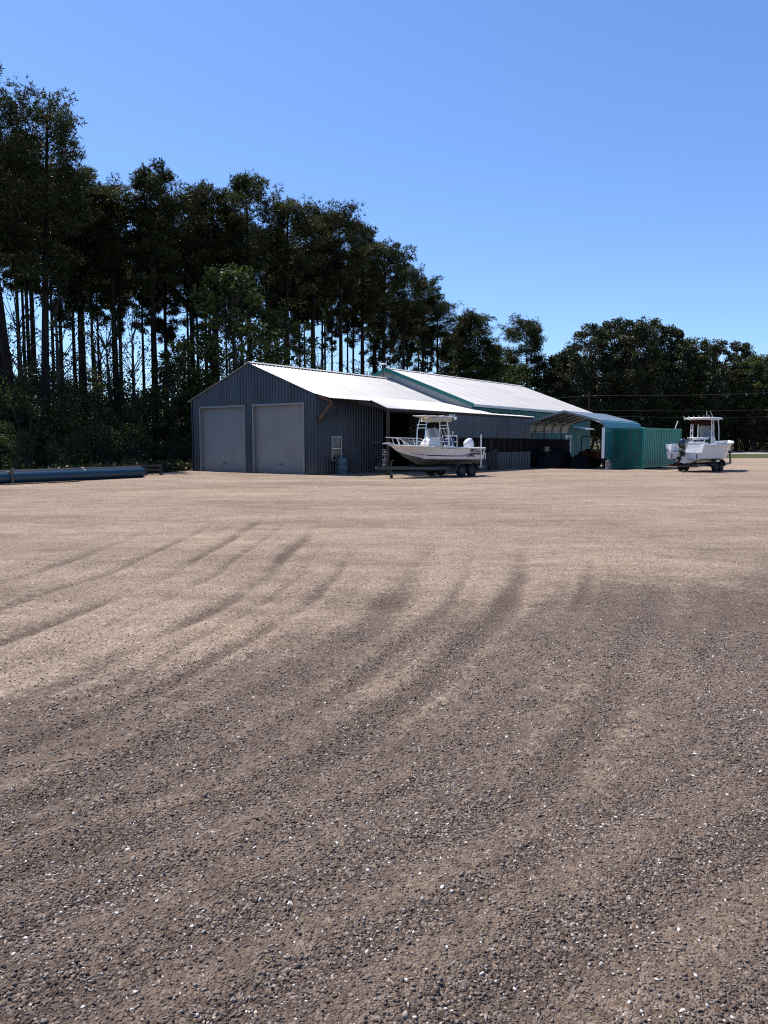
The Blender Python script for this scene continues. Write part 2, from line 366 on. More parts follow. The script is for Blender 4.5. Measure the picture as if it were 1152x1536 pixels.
def make_stones():
    g = np.random.default_rng(5)
    P = []; S = []; FI = []
    for (y0, y1, dens, smin, smax) in ((1.5,3.6,6000,.0034,.0078), (3.6,6.5,3000,.0042,.0092), (6.5,11,1300,.0042,.0082), (11,18,240,.0055,.009), (18,30,8,.010,.016), (1.5,7,30,.008,.0135)):
        W = .56
        area_rej = 0
        n = int(dens*(y1-y0)*(W*2*y1))
        y = g.uniform(y0, y1, n); x = g.uniform(-W*y1, W*y1, n)
        k = np.abs(x) < W*y + .25; x = x[k]; y = y[k]
        f, t, h = ground_fields(x, y)
        f2 = f + (vnoise(x*9, y*9, 77)-.5)*.5
        keep = g.uniform(0,1,len(x)) < np.clip(1.05-f2*1.25, .10, 1)
        x, y, h = x[keep], y[keep], h[keep]
        s = smin + (smax-smin)*g.uniform(0,1,len(x))**2.2
        P.append(np.stack([x,y,h],1)); S.append(s); FI.append(f[keep])
    P = np.concatenate(P); S = np.concatenate(S); FI = np.concatenate(FI); n = len(P)
    u = g.uniform(0,1,n); k = np.clip(FI*1.25,0,.9); tone = np.where(u < .93, u*(1-.55*k)+.50*k, u); tone = np.where(S > .0088, np.minimum(tone,.90), tone)
    ph = (1+5**.5)/2
    ico = np.array([(-1,ph,0),(1,ph,0),(-1,-ph,0),(1,-ph,0),(0,-1,ph),(0,1,ph),(0,-1,-ph),(0,1,-ph),(ph,0,-1),(ph,0,1),(-ph,0,-1),(-ph,0,1)])/math.sqrt(1+ph*ph)
    fc = np.array([(0,11,5),(0,5,1),(0,1,7),(0,7,10),(0,10,11),(1,5,9),(5,11,4),(11,10,2),(10,7,6),(7,1,8),(3,9,4),(3,4,2),(3,2,6),(3,6,8),(3,8,9),(4,9,5),(2,4,11),(6,2,10),(8,6,7),(9,8,1)])
    V = ico[None]*(1+g.uniform(-.38,.38,(n,12,1)))
    V = V*np.stack([g.uniform(.85,1.6,n), g.uniform(.65,1.1,n), g.uniform(.30,.65,n)],1)[:,None,:]
    q = g.normal(size=(n,4)); q[:,1:3] *= .35; q /= np.linalg.norm(q,axis=1)[:,None]
    w,a,b_,c = q.T
    Rm = np.stack([1-2*(b_*b_+c*c),2*(a*b_-w*c),2*(a*c+w*b_), 2*(a*b_+w*c),1-2*(a*a+c*c),2*(b_*c-w*a), 2*(a*c-w*b_),2*(b_*c+w*a),1-2*(a*a+b_*b_)],1).reshape(n,3,3)
    V = np.einsum('nij,nkj->nki', Rm, V)*S[:,None,None] + P[:,None,:]
    V[:,:,2] += (S*.25)[:,None]
    Fc = (fc[None] + (np.arange(n)*12)[:,None,None]).reshape(-1,3)
    me = bpy.data.meshes.new('loose_gravel')
    me.vertices.add(n*12); me.vertices.foreach_set('co', V.ravel())
    me.loops.add(Fc.size); me.loops.foreach_set('vertex_index', Fc.ravel())
    me.polygons.add(len(Fc)); me.polygons.foreach_set('loop_start', np.arange(len(Fc))*3)
    at = me.attributes.new('tone', 'FLOAT', 'POINT'); at.data.foreach_set('value', np.repeat(tone,12).astype(np.float32))
    me.update(calc_edges=True)
    m = bpy.data.materials.new('gravel_stone'); m.use_nodes = True
    nt = m.node_tree; N = nt.nodes; L = nt.links; b = N['Principled BSDF']; b.inputs['Roughness'].default_value = .8; b.inputs['Specular IOR Level'].default_value = .35
    a = N.new('ShaderNodeAttribute'); a.attribute_name = 'tone'
    cr = N.new('ShaderNodeValToRGB'); e = cr.color_ramp.elements
    st = [(0,(.036,.025,.021)), (.28,(.072,.052,.044)), (.52,(.115,.086,.072)), (.72,(.172,.133,.109)), (.87,(.25,.20,.162)), (.95,(.38,.325,.27)), (.984,(.60,.55,.48)), (1,(.80,.76,.70))]
    while len(e) < len(st): e.new(.5)
    for k, (p, c) in zip(e, st): k.position = p; k.color = (*c,1)
    L.new(a.outputs['Fac'], cr.inputs[0]); L.new(cr.outputs[0], b.inputs['Base Color'])
    me.materials.append(m)
    o = bpy.data.objects.new('loose_gravel', me); C.objects.link(o)
    o['kind'] = 'stuff'; o['label'] = 'loose grey and white gravel stones covering the yard'; o['category'] = 'gravel'
make_stones()

def sheet(name, poly, m, dz=.006):
    """a flat sheet following the terrain profile; poly rows are (x_left, x_right, y)"""
    b = MB(); vs = []
    for (x0, x1, y) in poly: vs += [(x0, y, gz(y)+dz), (x1, y, gz(y)+dz)]
    b.add(vs, [(2*i, 2*i+1, 2*i+3, 2*i+2) for i in range(len(poly)-1)], 0)
    return structure(b.build(name, m))
M['litter'] = mat('forest_litter', (.035,.028,.019), .95, 0, .1, (2.5, (.022,.022,.011), .4, .65), (8,.8,.05))
M['lawn'] = mat('mown_grass', (.050,.054,.020), .95, 0, .1, (1.2, (.10,.088,.036), .42, .68), (30,.6,.05))
M['road'] = mat('pale_worn_road', (.30,.29,.275), .9, 0, .2, (2.0, (.25,.245,.235), .4, .65))
sheet('forest_floor', [(-90,-17.2,18),(-120,-15.4,30),(-130,-12.9,41),(-140,-12.2,46.5),(-150,-9.5,55),(-160,0,66),(-170,10,80),(-175,16,91.9),(-180,17,92),(-190,19,112),(-190,20,121),(-210,21,145),(-400,22,400),(-4000,60,3400)], M['litter'])
sheet('grass_verge', [(18.5,260,92),(20,260,112)], M['lawn'])
sheet('road', [(20,300,112),(20.6,300,121)], M['road'], .008)
sheet('lawn', [(20.6,400,121),(21.6,500,145),(22.8,1200,400),(61,5000,3400)], M['lawn'])

# ------------------------------------------------------------------ corrugated sheets
def rib_profile(a, b, period=.23, flat=.60, depth=.03):
    """positions u in [a,b] with their offset: narrow raised ribs"""
    pts = [(a,0)]; u = a
    k = math.floor(a/period)
    while True:
        base = k*period
        for du, d in ((period*flat,0),(period*(flat+.12),depth),(period*.88,depth),(period,0)):
            p = base+du
            if a+1e-4 < p < b-1e-4: pts.append((p,d))
        k += 1
        if base > b: break
    pts.append((b,0))
    return pts
def wall_sheet(mb, P, U, Nn, a, b, z0, z1, openings=(), period=.23, depth=.03, mi=0, flat=.60):
    """vertical ribbed wall: P origin, U along, Nn outward; z0,z1 numbers or functions of u; openings (u0,u1,zb,zt)"""
    f0 = z0 if callable(z0) else (lambda u: z0); f1 = z1 if callable(z1) else (lambda u: z1)
    P, U, Nn = Vector(P), Vector(U), Vector(Nn)
    pr = rib_profile(a, b, period, flat, depth)
    cuts = sorted({c for o in openings for c in o[:2] if a < c < b})
    full = []
    for (u, d), (u2, d2) in zip(pr, pr[1:]):
        full.append((u,d))
        for c in cuts:
            if u+1e-5 < c < u2-1e-5: full.append((c, d+(d2-d)*(c-u)/(u2-u)))
    full.append(pr[-1])
    for (u, d), (u2, d2) in zip(full, full[1:]):
        if u2-u < 1e-6: continue
        um = (u+u2)/2
        spans = [(None, None)]
        ops = sorted([o for o in openings if o[0]-1e-5 <= um <= o[1]+1e-5], key=lambda o: o[2])
        lo = None; segs = []
        for o in ops:
            segs.append((lo, o[2])); lo = o[3]
        segs.append((lo, None))
        for s0, s1 in segs:
            za, zb = (f0(u), f0(u2)) if s0 is None else (s0, s0)
            zc, zd = (f1(u), f1(u2)) if s1 is None else (s1, s1)
            if zc-za < 1e-4 and zd-zb < 1e-4: continue
            q = [P+U*u+Nn*d+Vector((0,0,za)), P+U*u2+Nn*d2+Vector((0,0,zb)), P+U*u2+Nn*d2+Vector((0,0,zd)), P+U*u+Nn*d+Vector((0,0,zc))]
            mb.add(q, [(0,1,2,3)], mi)
def roof_sheet(mb, x0, x1, top, bot, period=.30, depth=.028, mi=0, th=.018):
    """ribbed roof slope between top=(y,z) and bot=(y,z), running along x"""
    t = Vector((0,*top)); b = Vector((0,*bot)); d = (b-t).normalized(); n = Vector((0,-d.z,d.y))
    if n.z < 0: n = -n
    pr = rib_profile(x0, x1, period, .70, depth)
    X = Vector((1,0,0))
    for (u, a), (u2, a2) in zip(pr, pr[1:]):
        mb.add([t+X*u+n*a, t+X*u2+n*a2, b+X*u2+n*a2, b+X*u+n*a], [(0,1,2,3)], mi)
        mb.add([b+X*u+n*a, b+X*u2+n*a2, b+X*u2-n*th, b+X*u-n*th], [(0,1,2,3)], mi)   # lower edge
    for u in (x0, x1):
        mb.add([t+X*u, b+X*u, b+X*u-n*th, t+X*u-n*th], [(0,1,2,3)], mi)
    mb.add([t+X*x0-n*th, t+X*x1-n*th, b+X*x1-n*th, b+X*x0-n*th], [(0,1,2,3)], mi)

# ------------------------------------------------------------------ grey workshop (local x = along its side, y = across to its left)
B0 = (-3.60, 40.90, 0); PHI = math.atan2(.8, .6)
W = 10.04; RIDGE_Y = 5.02; ZE = 4.30; ZR = 6.22; LEN = 13.2
g = thing('workshop_building', 'grey ribbed metal workshop with two closed roll-up doors in its gable and an open lean-to', 'building', B0, PHI)
rake = lambda u: ZE + (ZR-ZE)*(1-abs(u-RIDGE_Y)/RIDGE_Y) - .03
DOORS = ((.91,4.72),(5.50,9.29)); DH = 3.76
b = MB(); wall_sheet(b, (0,0,0), (0,1,0), (-1,0,0), 0, W, 0, rake, [(a,c,0,DH) for a,c in DOORS], .235, .048)
b.build('gable_wall', M['siding'], g)
b = MB(); wall_sheet(b, (0,0,0), (1,0,0), (0,-1,0), 0, LEN, 0, ZE-.03, [(1.27,2.0,.78,2.0),(5.9,12.6,0,3.5)], .235, .048)
b.build('side_wall', M['siding'], g)
b = MB(); wall_sheet(b, (0,W,0), (1,0,0), (0,1,0), 0, LEN, 0, ZE-.03, (), .235, .048); b.build('far_side_wall', M['siding'], g)
b = MB(); b.box((-.045,-.045,0),(.05,.03,ZE-.05)); b.build('corner_trim', M['siding'], g)
b = MB(); b.box((-.045,W-.03,0),(.05,W+.045,ZE-.05)); b.build('corner_trim', M['siding'], g)
for a, c in DOORS:
    d = MB(); n = 26; x = .16
    # slatted curtain
    for i in range(n):
        z0, z1 = DH*i/n, DH*(i+1)/n
        d.add([(x,a,z0),(x,c,z0),(x-.005,c,z0+.03),(x-.005,a,z0+.03),(x-.005,c,z1-.02),(x-.005,a,z1-.02),(x,c,z1),(x,a,z1)],
              [(0,1,2,3),(3,2,4,5),(5,4,6,7)], 0)
    d.box((x-.05,a+.02,.004),(x-.005,c-.02,.09))
    dr = d.build('roll_up_door', M['door_grey'], g)
    t = MB(); t.box((-.05,c-.002,0),(x,c+.09,DH+.10)); t.box((-.05,a-.09,0),(x,a+.002,DH+.10)); t.box((-.052,a,DH),(x,c,DH+.10))
    t.build('door_frame', M['siding_trim'], dr)
    h = MB(); h.box((x-.07,(a+c)/2-.12,.5),(x-.01,(a+c)/2+.12,.54)); h.build('handle', M['dark_metal'], dr)
b = MB()
roof_sheet(b, -.14, LEN, (RIDGE_Y,ZR), (0,ZE)); roof_sheet(b, -.14, LEN, (RIDGE_Y,ZR), (W+.3,ZE-.115))
roof = b.build('roof', M['roof_grey'], g)
b = MB()
for s in (1,-1):
    b.add([(-.16,RIDGE_Y,ZR+.075),(LEN-.05,RIDGE_Y,ZR+.075),(LEN-.05,RIDGE_Y-s*.28,ZR-.035),(-.16,RIDGE_Y-s*.28,ZR-.035)],[(0,1,2,3)])
b.build('ridge_cap', M['roof_grey'], roof)
b = MB()
roof_sheet(b, -.14, 3.30, (-.004,ZE+.012), (-1.12,ZE-.27))
ov = b.build('eave_overhang', M['roof_white'], g)
b = MB(); roof_sheet(b, 3.303, LEN-.003, (-.004,ZE+.016), (-3.62,3.50))
lz = lambda y: ZE+.016-(ZE+.016-3.50)*(-y-.004)/3.616
b.prism([(3.30,-1.16,lz(-1.16)-.03),(3.30,-3.62,lz(-3.62)-.03),(1.5,-3.62,lz(-3.62)-.03)], (0,0,.034)); zt = ZE+.016-(ZE+.016-3.50)*(1.80-.004)/(3.616)
roof_sheet(b, LEN+.003, 18.7, (-1.80,zt-.20), (-3.62,3.50))
lr = b.build('lean_to_roof', M['roof_white'], g)
b = MB(); b.box((1.5,-3.60,3.34),(18.65,-3.54,3.455)); b.build('header_beam', M['wood_grey'], g)
b = MB()
for x in np.arange(2.2,18.5,1.2):
    y1 = -.15 if x < LEN else -1.95
    zz = lambda y: ZE-.06 - (ZE-3.5)*(-y)/3.62
    b.prism([(x-.02,y1,zz(y1)-.16),(x-.02,y1,zz(y1)),(x-.02,-3.5,zz(-3.5)),(x-.02,-3.5,zz(-3.5)-.16)], (.04,0,0))
b.build('rafters', M['wood_grey'], g)
for x in (1.72, 7.05, 12.6):
    b = MB(); b.box((x-.07,-3.53,0),(x+.07,-3.39,3.336)); b.build('post', M['wood_grey'], g)
b = MB(); wall_sheet(b, (0,-3.565,0), (1,0,0), (0,-1,0), 7.15, 18.1, 2.02, 3.335, (), .235, .048); b.build('upper_panel', M['siding_b'], g)
for xa, xb in ((7.15,12.2),(12.9,18.1)):
    b = MB(); wall_sheet(b, (0,-3.565,0), (1,0,0), (0,-1,0), xa, xb, 0, 1.12, (), .235, .048); b.build('lower_panel', M['siding_b'], g)
b = MB(); b.box((7.2,-3.42,.02),(18.08,-3.40,3.3)); b.build('shade_panel', M['cloth_and_shade'], g)  # added dark panel standing in for shade inside the lean-to
for x in np.arange(7.8,18.0,.82):
    b = MB(); b.box((x-.022,-3.55,1.0),(x+.022,-3.46,2.1)); b.build('stud', M['wood_grey'], g)
b = MB(); wall_sheet(b, (18.1,-3.56,0), (0,1,0), (1,0,0), 0, 1.76, 0, lambda u: 3.36+.19*u/1.8, (), .235, .048); b.build('end_wall', M['siding'], g)
b = MB()   # knee brace and ledger under the overhang
b.prism([(.10,-.04,2.72),(.10,-.04,2.95),(.10,-.93,3.86),(.10,-1.02,3.72)], (.045,0,0)); b.build('brace', M['wood'], g)
b = MB(); b.prism([(.05,-.04,4.16),(.05,-.04,4.28),(.05,-1.05,3.88),(.05,-1.05,3.76)], (.05,0,0)); b.build('overhang_rafter', M['wood'], g)
f = MB(); x0,x1,z0,z1 = 1.27,2.0,.78,2.0
for a_, c_ in (((x0-.05,z0-.05),(x0,z1+.05)),((x1,z0-.05),(x1+.05,z1+.05)),((x0,z1),(x1,z1+.05)),((x0,z0-.05),(x1,z0))):
    f.box((a_[0],-.055,a_[1]),(c_[0],.02,c_[1]))
wf = f.build('window', M['silver'], g)
f = MB(); f.box((x0+.001,-.02,1.37),(x1-.001,.0,1.41)); f.build('sash', M['white_trim'], wf)
f = MB(); f.box((x0,.004,z0),(x1,.014,z1)); f.build('pane', M['glass'], wf)
f = MB(); f.box((x0+.06,-.028,1.55),(x1-.22,-.023,1.78)); f.build('notice', M['siding_trim'], wf)
f = MB(); f.box((0.05,0.05,-.05),(LEN-.05,W-.05,.012)); f.build('floor_slab', M['dark_slab'], g)
f = MB(); f.box((4.6,3.2,.015),(LEN-.1,3.3,4.9)); f.build('added_liner', M['cloth_and_shade'], g)  # added black liner, keeps the bay dark and soaks up bounced light
f = MB(); f.box((4.6,.1,.015),(4.7,3.19,4.3)); f.build('added_liner', M['cloth_and_shade'], g)  # second side of the added black liner

# floodlight on a short pole at the end of the ridge
t = thing('floodlight_pole', 'thin pole with a small floodlight standing on the grey roof ridge', 'floodlight', (B0[0]+.6*12.6-.8*5.0, B0[1]+.8*12.6+.6*5.0, ZR+.08), PHI)
b = MB(); b.tube([(0,0,-.1),(0,0,.85)], .03, 6); b.build('pole', M['frame_metal'], t)
b = MB(); b.box((-.16,-.22,.84),(.12,.22,.93), ch=.02); b.build('lamp_head', M['white_trim'], t)
b = MB(); b.tube([(0,-.02,.45),(.6,-.5,.02)], .012, 4); b.build('stay', M['dark_metal'], t)

# ------------------------------------------------------------------ teal building behind
TX0, TX1 = 13.25, 33.3; TH = 6.75; TZR = 6.92; TSL = (6.92-4.22)/7.1
tb = thing('teal_building', 'teal metal building with a wide white roof behind the grey workshop', 'building', B0, PHI)
tz = lambda y: TZR - TSL*abs(y-RIDGE_Y)
yr, yl = RIDGE_Y-TH, RIDGE_Y+TH
b = MB(); wall_sheet(b, (0,yr,0), (1,0,0), (0,-1,0), TX0, TX1, 0, tz(yr)-.06, [(28.2,29.1,1.0,2.25)], .235, .03); b.build('side_wall', M['teal'], tb)
b = MB(); wall_sheet(b, (TX0,0,0), (0,1,0), (-1,0,0), yr, yl, 0, lambda u: tz(u)-.06, (), .235, .004); b.build('gable_wall', M['silver'], tb)
b = MB(); wall_sheet(b, (TX1,0,0), (0,1,0), (1,0,0), yr, yl, 0, lambda u: tz(u)-.06, (), .235, .03); b.build('far_gable_wall', M['teal'], tb)
b = MB(); wall_sheet(b, (0,yl,0), (1,0,0), (0,1,0), TX0, TX1, 0, tz(yl)-.06, (), .235, .03); b.build('far_side_wall', M['teal'], tb)
b = MB()
for s in (-1,1): roof_sheet(b, TX0-.35, TX1+.3, (RIDGE_Y,TZR), (RIDGE_Y+s*7.1, TZR-TSL*7.1), .30, .028)
rf = b.build('roof', M['roof_white'], tb)
b = MB()
for s in (1,-1):
    b.add([(TX0-.38,RIDGE_Y,TZR+.06),(TX1+.32,RIDGE_Y,TZR+.06),(TX1+.32,RIDGE_Y-s*.25,TZR-.035),(TX0-.38,RIDGE_Y-s*.25,TZR-.035)],[(0,1,2,3)])
b.build('ridge_cap', M['roof_white'], rf)
for s in (-1,1):
    b = MB(); y0, y1 = RIDGE_Y, RIDGE_Y+s*7.13; z1 = TZR-TSL*7.13
    b.prism([(TX0-.40,y0,TZR+.045),(TX0-.40,y1,z1+.045),(TX0-.40,y1,z1-.20),(TX0-.40,y0,TZR-.20)], (.045,0,0)); b.build('rake_trim', M['teal_trim'], tb)
b = MB(); ze = TZR-TSL*7.1; b.prism([(TX0-.355,yr-.36,ze+.0),(TX0-.355,yr-.36,ze-.16),(TX0-.355,yr-.24,ze-.16),(TX0-.355,yr-.24,ze+.0)], (TX1-TX0+.6,0,0)); b.build('gutter', M['silver'], tb)
f = MB()
for a_, c_ in (((28.1,.9),(28.2,2.35)),((29.1,.9),(29.2,2.35)),((28.2,2.25),(29.1,2.35)),((28.2,.9),(29.1,1.0)),((28.2,1.6),(29.1,1.66))):
    f.box((a_[0],yr-.07,a_[1]),(c_[0],yr+.02,c_[1]))
wf = f.build('window', M['white_trim'], tb)
f = MB(); f.box((28.2,yr+.004,1.0),(29.1,yr+.014,2.25)); f.build('pane', M['glass'], wf)
b = MB(); b.prism([(29.6,yr-.03,3.02),(29.6,yr-.03,3.10),(29.6,yr-1.1,2.92),(29.6,yr-1.1,2.84)], (1.9,0,0)); b.build('canopy', M['white_trim'], tb)
b = MB(); b.prism([(32.6,yr-.35,3.75),(32.6,yr-.35,3.82),(32.6,yr-2.0,3.15),(32.6,yr-2.0,3.08)], (1.5,0,0)); 
b.tube([(32.7,yr-1.9,0),(32.7,yr-1.9,3.1)], .06, 6); b.tube([(33.95,yr-1.9,0),(33.95,yr-1.9,3.1)], .06, 6); b.build('porch_roof', M['white_trim'], tb)

# ------------------------------------------------------------------ carport
CP = (14.2, 49.7, 0)
cp = thing('carport', 'open metal carport with rounded eaves and pale teal sheeting beside the green container', 'carport', CP, PHI)
CW = 5.5; CD = 7.2
def arch(n=4):
    p = [(0,0),(0,2.62)]
    for k in range(1,n): 
        q = k/n*math.pi/2*.86; p.append((.38-.38*math.cos(q), 2.62+.52*math.sin(q)))
    p += [(.42,3.19),(CW/2,3.82)]
    return p + [(CW-y,z) for y,z in reversed(p[:-1])]
def carport_sheet(z_stop_r, z_stop_l, m, name, ymin=None, ymax=None, off=.04):
    A = arch(7); L_ = []
    for (y,z),(y2,z2) in zip(A,A[1:]):
        d = math.hypot(y2-y,z2-z); k = max(1,int(d/.055))
        for i in range(k): L_.append((y+(y2-y)*i/k, z+(z2-z)*i/k))
    L_.append(A[-1])
    mid = CW/2
    P = []
    for i,(y,z) in enumerate(L_):
        if y < .02 and z < z_stop_r: continue
        if y > CW-.02 and z < z_stop_l: continue
        if ymin is not None and not (ymin <= y <= ymax): continue
        a_ = L_[max(0,i-1)]; c_ = L_[min(len(L_)-1,i+1)]
        ty, tz_ = c_[0]-a_[0], c_[1]-a_[1]; l = math.hypot(ty,tz_); ny, nz = -tz_/l, ty/l
        if (y-mid)*ny + (z-1.5)*nz < 0: ny, nz = -ny, -nz
        d = off + (.018 if i % 4 in (0,) else 0)
        P.append((y+ny*d, z+nz*d))
    mb = MB(); vs = []
    for x in (-.10, CD*.5, CD): vs += [(x,y,z) for y,z in P]
    n = len(P)
    mb.add(vs, [(k*n+i, k*n+i+1, (k+1)*n+i+1, (k+1)*n+i) for k in range(2) for i in range(n-1)], 0)
    return mb.build(name, m, cp)
carport_sheet(9, 9, M['carport_roof'], 'roof_sheet', .30, CW-.30)
carport_sheet(.72, 9, M['carport'], 'side_sheet', -1, .3001)
carport_sheet(9, 2.45, M['carport_roof'], 'side_sheet', CW-.3001, CW+1)
for x in np.linspace(0.02, CD-.06, 6):
    b = MB(); b.tube([(x,y,z) for y,z in arch()], .032, 4, smooth=False); b.build('arch_frame', M['frame_metal'], cp)
b = MB(); b.box((.05,CW-.075,.02),(CD-.1,CW-.045,2.0)); b.build('shade_sheet', M['cloth_and_shade'], cp)  # added dark sheet standing in for shade along the carport's left side
b = MB(); b.box((-.125,-.07,.72),(-.06,.10,2.70)); b.build('corner_trim', M['white_trim'], cp)
b = MB(); A = arch(7)
for (y,z),(y2,z2) in zip(A[1:-2],A[2:-1]):
    b.add([(-.115,y,z-.06),(-.115,y2,z2-.06),(-.115,y2,z2+.06),(-.115,y,z+.06)],[(0,1,2,3)]); b.add([(-.115,y,z+.06),(-.115,y2,z2+.06),(-.03,y2,z2+.07),(-.03,y,z+.07)],[(0,1,2,3)])
b.build('front_trim', M['carport_roof'], cp)

# ------------------------------------------------------------------ clutter in the shade
def loc(s, o, z=0): return (B0[0]+.6*s+.8*o, B0[1]+.8*s-.6*o, z)
t = thing('plastic_drum', 'faded grey-blue plastic drum under the small window of the grey workshop', 'drum', loc(1.62,.42), PHI)
b = MB(); b.lathe([(0,0),(.27,0),(.285,.03),(.285,.28),(.297,.30),(.297,.33),(.285,.35),(.285,.58),(.297,.60),(.297,.63),(.285,.65),(.285,.86),(.27,.88)], 24); b.build('body', M['barrel'], t)
b = MB(); b.lathe([(.27,.87),(.25,.872),(.24,.86),(0,.86)], 24); b.lathe([(.035,.86),(.035,.885),(0,.885)], 10, mx=Matrix.Translation((.14,.05,0))); b.build('lid', M['barrel'], t)

t = thing('step_ladder', 'aluminium step ladder standing open against the dark workshop side wall', 'ladder', loc(4.55,.55), PHI)
for s, nm in ((1,'front_frame'),(-1,'rear_frame')):
    b = MB(); 
    for x in (-.22,.22): b.box((-.02,-.012,0),(.02,.012,1.78), mx=Matrix.Translation((x*1.0,-s*.42,0)) @ Matrix.Rotation(-s*.235,4,'X'))
    for k in range(5):
        z = .28+.31*k; yy = -s*(.42-z*.24)
        b.box((-.22,yy-.045,z),(.22,yy+.045,z+.025) if s>0 else (.22,yy-.02,z+.02))
    b.build(nm, M['frame_metal'], t)
b = MB(); b.box((-.25,-.10,1.71),(.25,.12,1.76)); b.build('top_cap', M['siding_trim'], t)

t = thing('leaning_boards', 'grey weathered boards leaning on the ribbed lower panel behind the near boat', 'boards', loc(12.55,3.72), PHI)
for k in range(3):
    b = MB(); b.box((-.15,-.012,0),(.15,.012,1.15+.1*k), mx=Matrix.Translation((-.5+.36*k,-.16,0)) @ Matrix.Rotation(-.1,4,'X') @ Matrix.Rotation(.06*(k-1),4,'Y')); b.build('board', M['wood_grey'], t)

t = thing('concrete_block_stack', 'grey concrete blocks stacked at the foot of the carport corner', 'concrete blocks', (14.35,49.35,0), PHI+.1)
for k in range(3):
    for j in range(2 if k < 2 else 1):
        b = MB(); x = j*.42-.1; z = .205*k
        b.box((x,-.1,z),(x+.40,.10,z+.20), ch=.008); b.box((x+.06,-.106,z+.04),(x+.17,-.101,z+.16)); b.box((x+.23,-.106,z+.04),(x+.34,-.101,z+.16)); b.build('block', M['concrete'], t)

# compact tractor parked under the carport
t = thing('compact_tractor', 'small tractor with a black roll bar parked in the shade under the carport', 'tractor', (14.75,55.2,0), R(-78))
def wheel(parent, name, x, y, z, r, w, mt=M['tyre'], rimm=M['rim']):
    b = MB(); b.lathe([(r*.58,-w/2),(r*.93,-w/2),(r,-w*.34),(r,w*.34),(r*.93,w/2),(r*.58,w/2)], 26, axis='y', mx=Matrix.Translation((x,y,z)))
    for k in range(13):
        q = 2*math.pi*k/13
        b.box((-.02,-w*.42,-.006),(.02,w*.42,.012), mx=Matrix.Translation((x,y,z)) @ Matrix.Rotation(q,4,'Y') @ Matrix.Translation((0,0,r)))
    wt = b.build(name, mt, parent)
    b = MB(); b.lathe([(0,-w*.30),(r*.16,-w*.34),(r*.2,-w*.24),(r*.5,-w*.20),(r*.585,-w*.46)], 20, axis='y', mx=Matrix.Translation((x,y,z)))
    b.lathe([(0,w*.30),(r*.16,w*.34),(r*.2,w*.24),(r*.5,w*.20),(r*.585,w*.46)], 20, axis='y', mx=Matrix.Translation((x,y,z)))
    b.build('rim', rimm, wt); return wt
for s in (-1,1):
    wheel(t, 'rear_wheel', 0, s*.58, .55, .55, .32); wheel(t, 'front_wheel', 1.45, s*.48, .33, .33, .2)
    b = MB(); b.box((-.42,s*.58-.17,1.12),(.42,s*.58+.17,1.17), ch=.02); b.box((.40,s*.58-.17,.75),(.44,s*.58+.17,1.15)); b.build('fender', M['tractor'], t)
b = MB(); b.box((.55,-.29,.62),(1.78,.29,1.2), ch=.07); b.build('hood', M['tractor'], t)
b = MB(); b.box((-.35,-.28,.42),(1.7,.28,.62)); b.box((-.3,-.2,.62),(.5,.2,.8)); b.build('chassis', M['dark_metal'], t)
b = MB(); b.box((-.25,-.24,.82),(.22,.24,.93), ch=.03); b.box((-.3,-.24,.9),(-.2,.24,1.3), ch=.03); b.build('seat', M['black'], t)
b = MB(); b.tube([(-.45,-.42,.6),(-.45,-.42,2.1),(-.45,-.36,2.2),(-.45,.36,2.2),(-.45,.42,2.1),(-.45,.42,.6)], .04, 6); b.build('roll_bar', M['black'], t)
b = MB(); b.tube([(.72,0,1.15),(.5,0,1.34)], .02, 6); b.tube([(.5+.06*math.sin(q),.19*math.cos(q),1.34+.17*math.sin(q)) for q in np.linspace(0,6.2832,17)], .015, 5); b.build('steering_wheel', M['black'], t)

# workbench inside the carport, then dark piles added in place of shade
t = thing('workbench', 'wooden workbench under the dark side of the carport', 'workbench', (11.6,55.0,0), PHI)
b = MB(); b.box((-1.1,-.35,.86),(1.1,.35,.91)); b.build('bench_top', M['wood_grey'], t)
for x in (-1.0,1.0):
    for y in (-.28,.28): b = MB(); b.box((x-.045,y-.045,0),(x+.045,y+.045,.858)); b.build('leg', M['wood_grey'], t)
b = MB(); b.box((-1.0,-.3,.25),(1.0,.3,.28)); b.build('shelf', M['wood_grey'], t)
t = thing('tool_chest', 'dark tool chest standing on the workbench in the carport', 'tool chest', (11.4,54.9,.912), PHI)
b = MB(); b.box((-.4,-.24,0),(.4,.24,.55), ch=.015); b.build('body', M['dark_metal'], t)
for k in range(3): b = MB(); b.box((-.36,-.262,.05+.16*k),(.36,-.242,.18+.16*k)); b.build('drawer', M['black'], t)

def add_shade_pile(name, label, pos, rz, L_, W_, H_, seed):  # dark mound added to stand in for shade under the carport
    t = thing(name, label, 'added dark pile', pos, rz); g_ = np.random.default_rng(seed); nx_, ny_ = 16, 12; vs = []
    for i in range(nx_):
        for j in range(ny_):
            u, v = 2*i/(nx_-1)-1, 2*j/(ny_-1)-1
            e = max(abs(u),abs(v)); z = H_*(1-sstep(.72,1,e))*(.82+.3*vnoise(u*1.6+seed,v*1.6,seed)) 
            vs.append((u*L_/2*(1+.05*math.sin(9*v)), v*W_/2*(1+.05*math.sin(8*u)), max(.01,float(z)+g_.uniform(-.015,.015)*(z>.1))))
    b = MB(); b.add(vs, [(i*ny_+j,(i+1)*ny_+j,(i+1)*ny_+j+1,i*ny_+j+1) for i in range(nx_-1) for j in range(ny_-1)], 0, True); b.build('dark_cover', M['cloth_and_shade'], t)
    b = MB(); b.box((-L_*.32,-W_*.32,.0),(L_*.32,W_*.32,H_*.6), ch=.03); b.build('crate', M['wood_grey'], t)
add_shade_pile('shade_pile', 'long low dark pile added to stand in for shade at the dark side of the carport', (11.9,53.4,0), PHI, 3.2, 1.7, 1.25, 3)
